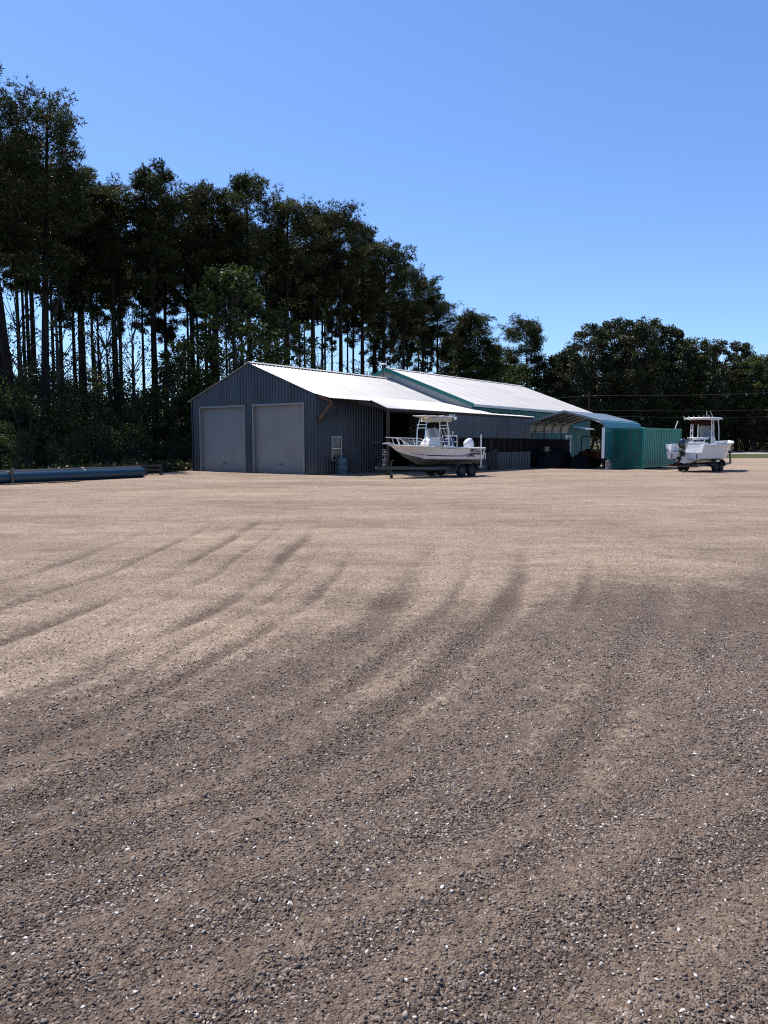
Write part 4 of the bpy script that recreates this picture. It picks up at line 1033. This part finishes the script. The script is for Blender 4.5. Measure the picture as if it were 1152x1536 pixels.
b = MB(); b.tube([(2.9,0,ZT+.12),(2.85,0,ZT+.55)], .012, 5); b.tube([(2.6,-.5,ZT+.12),(2.3,-.45,ZT+.5)], .01, 5); b.build('antenna', M['white_trim'], fr)
b = MB(); b.box((1.55,-.5,zc),(2.1,.5,1.62), ch=.04); b.build('leaning_post', M['gel2'], bb)
b = MB(); b.box((1.52,-.52,1.625),(2.12,.52,1.74), ch=.04); b.box((2.0,-.5,1.9),(2.1,.5,2.05), ch=.03); b.build('seat_cushion', M['vinyl_white'], bb)
b = MB()
for y in (-.5,-.17,.17,.5): b.tube([(1.55,y,1.65),(1.5,y,2.0)], .02, 6)
b.tube([(1.5,-.55,2.0),(1.5,.55,2.0)], .02, 6); b.tube([(1.53,-.52,1.8),(1.53,.52,1.8)], .016, 6); b.build('grab_rail', M['alu'], bb)
outboard(bb, -.20, 1.34, M['cowl_black'], .50, 1.05, M['silver'])

# ---- dim skiff in the open bay
_h = AH-.15; SK = (gx(600,45.5)-4.8*math.cos(_h), 45.5-4.8*math.sin(_h), 0); fs_ = hull_fn(4.8, 1.9, .95, 1.62, 1.95, .7)
sk = thing('skiff', 'small grey skiff stored deep in the dark open bay behind the near boat', 'boat', SK, AH-.15)
mb, ts = boat_hull(fs_, sk, None, nt=20)
tr = [fs_(0,v) for v in VS if v != .301]; ring = [(p.x,p.y,p.z) for p in tr]+[(p.x,-p.y,p.z) for p in reversed(tr[1:])]; mb.add(ring,[tuple(range(len(ring)))])
gm = mat('grey_gelcoat',(.72,.72,.71),.3); hu = mb.build('hull', [gm,gm], sk); rub_rail(fs_, hu, M['gel'], ts); liner(fs_, sk, ts, .12, .45)
t = thing('boat_cradle', 'timber cradle holding up the grey skiff inside the dark bay', 'cradle', SK, AH-.15)
for x in (.8,2.8):
    b = MB(); b.box((x-.05,-.8,.82),(x+.05,.8,.93)); b.build('bearer', M['wood_grey'], t)
    for s in (1,-1): b = MB(); b.box((x-.05,s*.6-.05,0),(x+.05,s*.6+.05,.82)); b.build('leg', M['wood_grey'], t)

# ------------------------------------------------------------------ pipes along the wood edge
def long_pipe(name, label, p0, p1, r, z, m, strap=True, n=26):
    p0, p1 = Vector((*p0,0)), Vector((*p1,0)); d = p1-p0; Lp = d.length
    t = thing(name, label, 'pipe', (p0.x,p0.y,z), math.atan2(d.y,d.x))
    b = MB(); k = 15
    b.lathe([(r*(1+.012*math.sin(i*1.3)), Lp*i/k) for i in range(k+1)], n, axis='x')
    b.lathe([(r,Lp),(r*.9,Lp),(r*.9,Lp-.6),(0,Lp-.6)], n, axis='x'); b.lathe([(r,0),(r*.9,0),(r*.9,.6),(0,.6)], n, axis='x')
    b.build('pipe_wall', m, t)
    for x in (Lp*.25, Lp*.5, Lp*.78):
        b = MB(); b.lathe([(r*1.0,x-.06),(r*1.045,x-.05),(r*1.045,x+.05),(r*1.0,x+.06)], n, axis='x'); b.build('coupling', m, t)
    return t, Lp
t, Lp = long_pipe('drain_pipe', 'long blue plastic pipe lying on the ground along the edge of the wood', (-19.4,24.2), (-11.85,37.6), .24, .24, M['pipe'])
b = MB(); x = 8.2
b.tube([(x,.262*math.cos(q),.262*math.sin(q)) for q in np.linspace(-.4,3.6,14)], .03, 5); b.box((x-.04,-.31,-.235),(x+.04,-.25,.02)); b.box((x-.05,-.32,.18),(x+.05,-.2,.36)); b.build('strap', M['wood_pale'], t)
long_pipe('drain_pipe', 'black plastic pipe lying behind the long blue pipe by the wood', (-20.0,24.8), (-12.3,38.6), .27, .27, M['pipe_dark'])
for k, (x, y, a_, l_) in enumerate(((-14.62,31.1,R(62),1.9),(-13.65,32.6,R(60),1.5))):
    b = MB(); b.box((-l_/2,-.07,0),(l_/2,.07,.05), ch=.008); o = b.build('plank', M['wood_pale']); o.location = (x,y,.0); o.rotation_euler = (0,0,a_)
    tag(o, ['pale plank on the gravel in front of the strap of the blue pipe','pale plank on the gravel under the middle of the blue pipe'][k], 'plank')
t = thing('pallet_rack', 'low dark timber rack on the ground between the pipe end and the workshop', 'rack', (-12.6,40.6,0), R(20))
for y in (-.5,.5): b = MB(); b.box((-.8,y-.05,.22),(.8,y+.05,.30)); b.box((-.8,y-.05,.44),(.8,y+.05,.52)); b.build('rail', M['wood_grey'], t)
for x in (-.75,0,.75): b = MB(); b.box((x-.05,-.56,0),(x+.05,-.46,.54)); b.box((x-.05,.46,0),(x+.05,.56,.54)); b.build('post', M['wood_grey'], t)

# ------------------------------------------------------------------ utility pole and wires
up = thing('utility_pole', 'wooden utility pole carrying wires in front of the trees by the road', 'utility pole', (gx(881,105),105,gz(105)))
b = MB(); b.tube([(0,0,-.2),(0,0,8.6)], [.15,.10], 10); b.build('pole', M['wood_grey'], up)
b = MB(); b.box((-.9,-.05,7.9),(.9,.05,8.0)); b.build('crossarm', M['wood_grey'], up)
for x in (-.8,.8): b = MB(); b.lathe([(0,0),(.05,0),(.06,.06),(.03,.12),(0,.13)], 8, mx=Matrix.Translation((x,0,8.0))); b.build('insulator', M['vinyl_white'], up)
def wire(label, za, zb, dy, zl, r=.016):
    r *= .62; b = MB(); P0 = Vector((gx(881,105), 105+dy, za)); P1 = Vector((64,78+dy,zb)); P2 = Vector((-8,132+dy,zl))
    for A_, B_ in ((P0,P1),(P0,P2)):
        b.tube([A_.lerp(B_,k/14)-Vector((0,0,.7*math.sin(k/14*math.pi))) for k in range(15)], r, 4)
    tag(b.build('power_line', M['wirem']), label, 'power line')
M['wirem'] = mat('wire', (.016,.016,.017), .6, .2)
wire('uppermost power line crossing before the trees', 8.25, 8.6, 0, 8.4, .022)
wire('power line hanging just below the uppermost wire', 6.3, 6.6, .2, 6.4, .017)
wire('lowest thin wire strung between pole and roadside trees', 5.5, 5.7, -.2, 5.6, .014)

# ------------------------------------------------------------------ vegetation
def leaves_mesh(name, cen, nor, size, tone, m, kind='blade', blades=7, g=None, parent=None, width=.16):
    """many small faces. blade: fan of thin triangles per centre; leaf: one bent quad per centre"""
    n = len(cen)
    if kind == 'blade':
        d = g.normal(size=(n,blades,3)); d /= np.linalg.norm(d,axis=2,keepdims=True)
        d = d + nor[:,None,:]*.75; d /= np.linalg.norm(d,axis=2,keepdims=True)
        w = g.normal(size=(n,blades,3)); w = np.cross(d,w); w /= np.linalg.norm(w,axis=2,keepdims=True)+1e-9
        l = size[:,None,None]*g.uniform(.7,1.2,(n,blades,1))
        c = cen[:,None,:]
        V = np.stack([c-w*l*width*.5, c+w*l*width*.5, c+d*l+w*l*width*.3, c+d*l-w*l*width*.3], 2).reshape(-1,3)
        T = np.repeat(tone, blades*4)
    else:
        d = g.normal(size=(n,3)); d = d+nor*.5; d /= np.linalg.norm(d,axis=1,keepdims=True)
        w = np.cross(d, g.normal(size=(n,3))); w /= np.linalg.norm(w,axis=1,keepdims=True)+1e-9
        l = size[:,None]
        V = np.stack([cen-d*l*.5, cen+w*l*.36, cen+d*l*.6, cen-w*l*.36], 1).reshape(-1,3)
        T = np.repeat(tone, 4)
    k = len(V)//4
    me = bpy.data.meshes.new(name)
    me.vertices.add(len(V)); me.vertices.foreach_set('co', V.astype(np.float32).ravel())
    me.loops.add(k*4); me.loops.foreach_set('vertex_index', np.arange(k*4))
    me.polygons.add(k); me.polygons.foreach_set('loop_start', np.arange(k)*4)
    at = me.attributes.new('tone','FLOAT','POINT'); at.data.foreach_set('value', np.clip(T,0,1).astype(np.float32))
    me.update(calc_edges=True); me.materials.append(m)
    o = bpy.data.objects.new(name, me); C.objects.link(o); o.parent = parent
    return o

def pine(seed, H=25., R0=2.9, cb=.50, m='needles', nb=46, dens=1.0, lean=0., name='pine_tree'):
    g = np.random.default_rng(seed)
    t = thing(name, 'pine', 'pine tree')
    mb = MB(); K = 12
    ax, ay = g.uniform(-.5,.5,2)
    def axis(h): return np.array([lean*h*h + ax*math.sin(h*3.1)*.5, ay*math.sin(h*2.6)*.5, h*H])
    tr0 = .0135*H
    mb.tube([axis(i/K)-np.array([0,0,.25 if i == 0 else 0]) for i in range(K+1)], [tr0*(1.18 if i == 0 else 1)*(1-.82*(i/K)**1.15) for i in range(K+1)], 8, cap=False)
    cen, nor, tone = [], [], []
    lob = g.uniform(0,6.28,3)
    for i in range(nb):
        h = (i+g.uniform(0,1))/nb; hh = cb+(1-cb)*h**.85*.94
        a = i*2.399+g.uniform(-.6,.6)
        if h < .30 and g.uniform() < .35: continue
        prof = math.sqrt(max(.10,1-((h-.58)/.46)**2)) if h > .58 else .50+.50*h/.58
        lobe = 1+.22*math.sin(a+lob[0])+.16*math.sin(2*a+h*5+lob[1])
        l = R0*prof*lobe*g.uniform(.62,1.08)
        el = R(-8)+R(46)*h**1.5+R(g.uniform(-9,9))
        o = axis(hh); dv = np.array([math.cos(a)*math.cos(el), math.sin(a)*math.cos(el), math.sin(el)])
        pts = [o + dv*l*q + np.array([0,0,.16*l*q*q]) + g.normal(size=3)*.05*l*q for q in (0,.3,.6,.85,1.)]
        br = tr0*.22*(1-.5*h)
        mb.tube(pts, [br,br*.75,br*.5,br*.3,br*.15], 4, cap=False)
        ns = int(5+3*g.uniform())
        ct = g.uniform(.2,.7)
        for k in range(ns):
            q = .34+.70*(k+g.uniform(0,.8))/ns; q = min(q,1.)
            b0 = pts[0] + (pts[-1]-pts[0])*q
            sd = dv*.6 + np.cross(dv,[0,0,1])*(1 if k % 2 else -1)*g.uniform(.3,1.1) + np.array([0,0,g.uniform(.0,.5)])
            sd /= np.linalg.norm(sd); sl = l*(.20+.16*g.uniform())*(1.3-q*.6)
            tip = b0 + sd*sl
            mb.tube([b0,(b0+tip)/2+np.array([0,0,.04]),tip], [br*.32,br*.2,br*.1], 3, cap=False)
            nt = int((14+14*g.uniform())*dens)
            rr = (.42+.36*g.uniform())*R0/2.9*(1.12 if h > .5 else .85)
            off = g.normal(size=(nt,3)); off /= np.linalg.norm(off,axis=1,keepdims=True); off *= rr*g.uniform(.25,1,(nt,1))**.6
            off[:,2] *= .66
            c = tip + off + np.array([0,0,.06])
            nn = off/rr*.6 + sd*.35 + np.array([0,0,.5])
            cen.append(c); nor.append(nn); tone.append(ct+g.uniform(-.25,.25,nt))
    for i in range(7):   # dead stubs below the crown
        hh = cb*g.uniform(.35,.98); a = g.uniform(0,6.28); o = axis(hh); l = g.uniform(.5,1.9)
        e = np.array([math.cos(a),math.sin(a),g.uniform(-.15,.25)]); mb.tube([o,o+e*l*.6,o+e*l+np.array([0,0,.15*l])], [.035,.025,.01], 3, cap=False)
    mb.build('trunk', M['bark'], t)
    cen = np.concatenate(cen); nor = np.concatenate(nor); tone = np.concatenate(tone)
    leaves_mesh('crown', cen, nor, g.uniform(.22,.34,len(cen)), tone, M[m], 'blade', 7, g, t, .17)
    t['H0'] = float(np.percentile(cen[:,2], 99.7))
    return t

def leafy(seed, H=6., R0=2., m='leaves', n_clump=60, per=70, base=.1, leaf=.13, stems=3, name='shrub', shape=1.0, spread=.42, limb=True):
    g = np.random.default_rng(seed)
    t = thing(name, 'shrub', 'shrub')
    mb = MB(); cen, nor, tone = [], [], []
    roots = []
    for s in range(stems):
        a = s*6.283/stems+g.uniform(-.5,.5); lean = (.12 if stems == 1 else .5)*R0
        top = np.array([math.cos(a)*lean*(stems > 1), math.sin(a)*lean*(stems > 1), H*g.uniform(.72,.9)])
        midp = top*.5+np.array([g.uniform(-.1,.1)*R0,g.uniform(-.1,.1)*R0,0]); r = (.02 if stems > 1 else .022)*H
        root = np.array([math.cos(a)*.12*(stems > 1), math.sin(a)*.12*(stems > 1), -.1])
        mb.tube([root, root*.5+midp*.5, midp, midp*.4+top*.6, top], [r,r*.85,r*.65,r*.4,r*.12], 6, cap=False)
        roots.append((root, midp, top))
    for k in range(n_clump):
        h = base+(1-base)*g.uniform(0,1)**.85
        pr = math.sin(min(1,max(.12,((h-base)/(1-base))*.9+.1))*math.pi*.93+.12)**.6
        a = g.uniform(0,6.283); rad = R0*max(.15,pr)*g.uniform(.25,1)**.5*(.75+.4*vnoise(a*1.3,h*4,seed))
        c = np.array([math.cos(a)*rad, math.sin(a)*rad, h*H])
        root, midp, top = roots[k % stems]
        hq = max(.12,h-.10-.14*g.uniform()); src = (root+(midp-root)*(hq*H/max(.1,midp[2]))) if hq*H < midp[2] else (midp+(top-midp)*min(1,(hq*H-midp[2])/(top[2]-midp[2])))
        if limb: mb.tube([src, (src+c)/2+np.array([0,0,-.012*H]), c], [.0035*H,.0024*H,.001*H], 3, cap=False)
        rr = spread*R0*g.uniform(.45,1.05); nt = int(per*g.uniform(.5,1.3)); ct = g.uniform(.2,.75)
        off = g.normal(size=(nt,3)); off /= np.linalg.norm(off,axis=1,keepdims=True); off *= rr*g.uniform(.1,1,(nt,1))**.5
        off[:,2] *= .7
        cc = c+off; cc[:,2] = np.maximum(cc[:,2], .05)
        cen.append(cc); nor.append(off/rr+np.array([0,0,.5])); tone.append(ct+g.uniform(-.25,.25,nt))
    mb.build('trunk' if stems == 1 else 'stems', M['bark2'], t)
    cen = np.concatenate(cen); nor = np.concatenate(nor); tone = np.concatenate(tone)
    leaves_mesh('crown' if stems == 1 else 'foliage', cen, nor, leaf*g.uniform(.6,1.35,len(cen)), tone, M[m], 'leaf', 1, g, t)
    t['H0'] = float(np.percentile(cen[:,2], 99.7))
    return t

USED = set()
def place(proto, px, D, H, label, group=None, rz=None, wide=1.0, cat=None, name=None):
    """the prototype itself the first time, a linked copy of it and of its parts after that"""
    if proto.name not in USED:
        USED.add(proto.name); o = proto
    else:
        o = proto.copy(); C.objects.link(o)
        for ch in proto.children:
            c = ch.copy(); C.objects.link(c); c.parent = o
    kk = (H-CAMH)/D + math.tan(PITCH)      # the camera looks slightly down: true height for a wanted top line
    H = CAMH + D*(kk*math.cos(PITCH)-math.sin(PITCH))/(math.cos(PITCH)+kk*math.sin(PITCH)) - (.5 if H > 15 else 0)
    k = H/proto['H0']
    o.location = (gx(px,D), D, gz(D)); o.scale = (k*wide,k*wide,k)
    o.rotation_euler = (0,0,rng.uniform(0,6.283) if rz is None else rz)
    o['label'] = label
    if cat: o['category'] = cat
    if group: o['group'] = group
    elif 'group' in o: del o['group']
    return o

PINES = [pine(11, 25, 3.0, .50, nb=54, dens=.76), pine(12, 25, 3.1, .62, 'needles_b', 52, .76), pine(13, 25, 2.7, .56, 'needles', 48, .76), pine(14, 25, 3.6, .66, 'needles_b', 56, .76), pine(15, 25, 2.7, .60, 'needles', 46, .76)]
PINE_WIDE = pine(21, 26, 3.9, .44, 'needles', 60, .62, 1.0)
PINE_LEAN = pine(22, 27, 3.9, .52, 'needles', 60, .75, -2.6)
PINE_OPEN = pine(23, 22, 4.2, .34, 'needles', 74, 1.05, .4)
PINE_FULL = pine(24, 20, 3.8, .16, 'needles', 90, 1.1)
GP = 'tall pines of the wood front'
place(PINE_LEAN, 24, 51, 27.3, 'tall pine at the frame edge whose trunk leans left behind the blue pipe', GP, 0.0, cat='pine tree')
place(PINE_WIDE, 70, 52, 26.0, 'thick-trunked pine with wide open crown, the second front pine from the frame edge', GP, 0.3)
FRONT = [(128,61,24.0,'pine just right of the thick wide-crowned front pine, its crown running into that crown'),
 (182,60,22.6,'pine with a low top standing left of the tall round-topped pine'),
 (236,60,24.0,'slim pine with a round separate top above the gap of bright sky between trunks'),
 (290,64,23.4,'pine standing straight above the left edge of the grey workshop'),
 (328,66,24.2,'pine rising above the left roll-up door of the grey workshop'),
 (376,66,25.1,'pine with a high rounded top above the peak of the workshop gable'),
 (436,68,24.0,'pine with a rounded top above the right roll-up door'),
 (474,74,24.4,'pine above the right corner of the grey workshop, narrow top'),
 (510,73,24.8,'broad flat-topped pine above the eave overhang of the grey workshop'),
 (546,78,24.5,'pine one step down the falling treeline from the broad flat-topped pine'),
 (578,82,23.4,'pine above the peak of the teal roof trim'),
 (607,90,23.5,'pine above the bow of the near boat, on the falling treeline'),
 (636,96,22.9,'pine above the canopy frame of the near boat'),
 (655,103,21.6,'last and lowest pine at the end of the falling wood edge')]
for i, (px, D, H, lb) in enumerate(FRONT):
    place(PINES[i % 5], px, D, H, lb, GP, None, 1.0+.12*math.sin(i*2.1))
k = 0
for row, (dd, hs) in enumerate(((8,.90),(17,.93),(28,.97))):
    for px in range(-60, 660, (31,36,60)[row]):
        p = px + rng.uniform(-13,13)
        if row == 2 and 185 < p < 235: continue
        Df = np.interp(p, [-60,70,236,376,510,607,655], [52,52,60,66,73,90,103]) + dd + rng.uniform(-4,4)
        top = np.interp(p, [-60,0,60,130,160,236,300,376,436,510,546,578,607,636,670], [110,110,150,225,275,262,290,280,310,325,350,385,410,432,480])
        H = (CAMH + (HOR-top)*Df/F_PX)*hs*rng.uniform(.86,.99)
        place(PINES[(k*3+row) % 5], p, Df, H, 'slim pine in the dim depth of the wood behind the front row', 'pines deep in the wood', None, rng.uniform(.56,.80)); k += 1

# under-storey
SHR = [leafy(31, 6, 2.1, 'leaves', 58, 50, .04, .13, 4), leafy(32, 5, 2.0, 'leaves', 52, 55, .04, .12, 3), leafy(33, 7, 2.2, 'leaves_dark', 64, 52, .05, .14, 4), leafy(34, 4, 1.9, 'leaves_pale', 48, 55, .03, .12, 3)]
YNG = [leafy(41, 12, 2.7, 'leaves_pale', 80, 75, .28, .19, 1, 'young_tree', 1, .30), leafy(42, 12, 3.0, 'leaves', 90, 80, .22, .20, 1, 'young_tree', 1, .30), leafy(43, 12, 2.8, 'leaves_dark', 90, 80, .2, .20, 1, 'young_tree', 1, .30)]
BIG = [leafy(51, 21, 5.2, 'leaves_dark', 150, 120, .12, .30, 1, 'broadleaf_tree', 1, .24), leafy(52, 21, 5.6, 'leaves_dark', 160, 120, .10, .30, 1, 'broadleaf_tree', 1, .23), leafy(53, 19, 5.0, 'leaves', 140, 120, .12, .28, 1, 'broadleaf_tree', 1, .24)]
i = 0
for row, (dd, hlo, hhi) in enumerate(((-3.5,1.8,3.4),(1,3.4,6.4),(7,5.0,7.8),(13,5.6,8.4))):
    for px in np.arange(-70, 300 if row < 1 else 480, 24 if row < 2 else 27):
        p = px + rng.uniform(-9,9); Df = np.interp(p, [-60,70,236,376,480], [48,51,57,62,68])+dd+rng.uniform(-1.5,1.5)
        place(SHR[i % 4], p, Df, rng.uniform(hlo,hhi), 'leafy shrub in the thicket under the pines beside the grey workshop', 'shrubs under the pines', None, rng.uniform(.9,1.25), 'shrub'); i += 1
for px in np.arange(480, 850, 22):
    p = px + rng.uniform(-9,9); Df = np.interp(p, [480,655,850], [78,104,118])+rng.uniform(-2,10)
    place(SHR[i % 4], p, Df, rng.uniform(6,9), 'leafy shrub in the dark thicket behind the long roofs', 'shrubs behind the roofs', None, rng.uniform(1.0,1.35), 'shrub'); i += 1
AIRY = [leafy(71, 13, 2.5, 'leaves_dark', 40, 26, .34, .16, 1, 'slender_tree', 1, .30), leafy(72, 13, 2.9, 'leaves_pale', 44, 24, .30, .15, 1, 'slender_tree', 1, .28)]
for row, (dd, n_) in enumerate(((3,12),(11,11),(20,8))):
    for k in range(n_):
        p = -50 + 700*(k+rng.uniform(.1,.9))/n_; Df = np.interp(p, [-60,70,236,376,480,660], [48,51,59,64,70,100])+dd+rng.uniform(-2,2)
        place(AIRY[(k+row) % 2], p, Df, rng.uniform(8.5,14), 'slender thin-leaved tree growing between the pine trunks', 'slender trees between the pines', None, rng.uniform(.85,1.2), 'tree')
YL = [(352,60,15.8,1,'olive green young tree in front of the dark pines above the workshop gable'),(418,63,12.6,1,'thin young tree above the right roll-up door, lower than the pines'),
 (300,61,10.5,1,'young leafy tree whose foliage hides the left corner of the workshop'),(262,58,8.6,2,'dark young tree in the thicket just left of the workshop wall'),
 (744,112,14.0,0,'light green bushy tree over the middle of the teal building roof'),(720,120,14.5,2,'dark bushy tree beside the light green one behind the teal roof'),
 (690,112,13.0,2,'dark young tree behind the upper end of the white teal-trimmed roof'),(665,100,11.0,1,'young tree behind the peak end of the white roof, under the last pine'),(775,118,13.5,1,'small leafy tree at the foot of the lone pine'),
 (757,121,15.0,2,'dark bushy tree between the light green tree and the lone pine'),(835,119,15.5,2,'dark leafy tree closing the gap right of the lone pine'),
 (818,122,14.0,2,'small dark tree between the lone pine and the broad grove'),(640,96,9.5,1,'young tree filling the gap under the falling treeline')]
for px, D, H, pr, lb in YL: place(YNG[pr], px, D, H, lb, None, None, 1.15, 'young tree')
place(PINE_FULL, 702, 112, 21.0, 'dense pine with foliage low down, beyond the end of the wood', None, None, 1.0, 'pine tree')
place(PINE_FULL, 676, 118, 19.0, 'dense pine half hidden at the end of the wood', None, 2.0, .95)
place(PINE_FULL, 737, 122, 17.6, 'smaller dense pine beside the lone open pine', None, 4.0, .8)
place(PINE_OPEN, 790, 122, 21.9, 'lone open-crowned pine standing clear against the sky', None, None, 1.05, 'pine tree')
BL_ = [(850,118,16.5,0),(880,122,20.6,1),(915,126,22.0,0),(942,122,21.2,1),(968,128,22.4,1),(1000,126,20.8,0),(1032,128,19.2,2),(1066,126,18.6,1),(1102,130,18.8,0),(1130,126,16.2,2),(1158,124,15.2,1),(1185,126,17,0)]
BLAB = ['first tree of the grove, lowest shoulder beside the lone pine','second tree of the grove, rounded top next to its low shoulder','grove tree with the high rounded top over the green container doors',
 'grove tree hidden between the two highest tops','highest tree of the grove, over the green container','grove tree on the first step down from the highest top','grove tree above the hard top of the far boat',
 'grove tree above the bow of the far boat','grove tree above the maroon tree, pointed top','grove tree above the road end, low top','last grove tree cut by the frame edge','grove tree beyond the frame edge']
for (px, D, H, pr), lb in zip(BL_[:-1], BLAB): place(BIG[pr], px, D, H, lb, 'trees of the grove beyond the road', None, 1.02, 'tree')
for j, px in enumerate(np.arange(840, 1200, 30)):
    place(BIG[j % 3], px+rng.uniform(-8,8), 140+rng.uniform(0,14), 18.5+rng.uniform(-2,1) - max(0,(px-1000))*.012, 'dark tree standing behind the front trees of the grove', 'back trees of the grove', None, 1.05, 'tree')
for j, px in enumerate(np.arange(836, 1190, 23)):
    place((YNG if j % 3 else [YNG[1]])[j % 3 if j % 3 else 0], px+rng.uniform(-8,8), 110+rng.uniform(14,20), rng.uniform(7,11), 'low leafy tree in front of the dark grove by the road', 'low trees before the grove', None, 1.35, 'young tree')
for j, px in enumerate(np.arange(826, 1200, 14)):
    place(SHR[j % 4], px+rng.uniform(-6,6), 131+rng.uniform(0,10), rng.uniform(5,7.5), 'dark bush at the foot of the grove', 'bushes at the foot of the grove', None, 1.5, 'shrub')
RED = leafy(61, 6.5, 2.6, 'leaves_red', 80, 80, .22, .17, 1, 'maroon_tree', 1, .30)
place(RED, 1126, 124, 6.9, 'small tree with maroon leaves beyond the road by the frame edge', None, None, 1.15, 'tree')

# low weeds along the wood edge
def weeds():
    g = np.random.default_rng(9); n = 9000
    y = g.uniform(20,50,n); xb = np.interp(y, [18,30,41,46.5,55], [-17.9,-16.0,-13.4,-12.6,-9.9])
    x = xb - np.abs(g.normal(0,1.3,n)) - .1
    cen = np.stack([x,y,np.abs(g.normal(0,.22,n))+.05],1)
    o = leaves_mesh('weeds', cen, np.tile([0,0,1.],(n,1)), g.uniform(.10,.24,n), g.uniform(.1,.9,n), M['leaves_dark'], 'leaf', 1, g)
    o['kind'] = 'stuff'; o['label'] = 'low weeds and brambles along the shady edge of the wood'; o['category'] = 'weeds'
weeds()

# ------------------------------------------------------------------ light, sky, camera
SUN = Vector((-.745,.667,0)).normalized(); EL = R(62)
sd = Vector((SUN.x*math.cos(EL), SUN.y*math.cos(EL), math.sin(EL)))
li = bpy.data.lights.new('sun', 'SUN'); li.energy = 4.8; li.angle = R(.53); li.color = (1,.955,.89)
so = bpy.data.objects.new('sun', li); C.objects.link(so); so.rotation_euler = sd.to_track_quat('Z','Y').to_euler()
w = bpy.data.worlds.new('World'); bpy.context.scene.world = w; w.use_nodes = True
nt = w.node_tree; sky = nt.nodes.new('ShaderNodeTexSky'); sky.sky_type = 'NISHITA'; sky.sun_disc = False
sky.sun_elevation = EL; sky.sun_rotation = math.atan2(SUN.x, SUN.y); sky.altitude = 10; sky.air_density = 1.0; sky.dust_density = .3; sky.ozone_density = 3.0
bg = nt.nodes['Background']; mx = nt.nodes.new('ShaderNodeMix'); mx.data_type = 'RGBA'; mx.blend_type = 'MULTIPLY'; mx.inputs[0].default_value = 1; mx.inputs[7].default_value = (.66,.80,1.03,1)
nt.links.new(sky.outputs[0], mx.inputs[6]); nt.links.new(mx.outputs[2], bg.inputs[0]); bg.inputs[1].default_value = .123

cam = bpy.data.cameras.new('camera'); co = bpy.data.objects.new('camera', cam); C.objects.link(co)
co.location = (0,0,CAMH); co.rotation_euler = (math.pi/2-PITCH,0,0)
cam.sensor_fit = 'VERTICAL'; cam.sensor_height = 36; cam.sensor_width = 27; cam.lens = 36*F_PX/1536; cam.clip_end = 8000; cam.clip_start = .05
sc = bpy.context.scene; sc.camera = co
sc.view_settings.view_transform = 'Standard'; sc.view_settings.look = 'None'; sc.view_settings.exposure = .55; sc.view_settings.gamma = 1
sc.cycles.filter_width = 1.1; w.cycles.sampling_method = 'MANUAL'; w.cycles.sample_map_resolution = 512; sc.cycles.max_bounces = 6; sc.cycles.transparent_max_bounces = 8; sc.cycles.use_denoising = False; sc.cycles.sample_clamp_indirect = .5; sc.cycles.sample_clamp_direct = 1.6; sc.cycles.use_adaptive_sampling = False
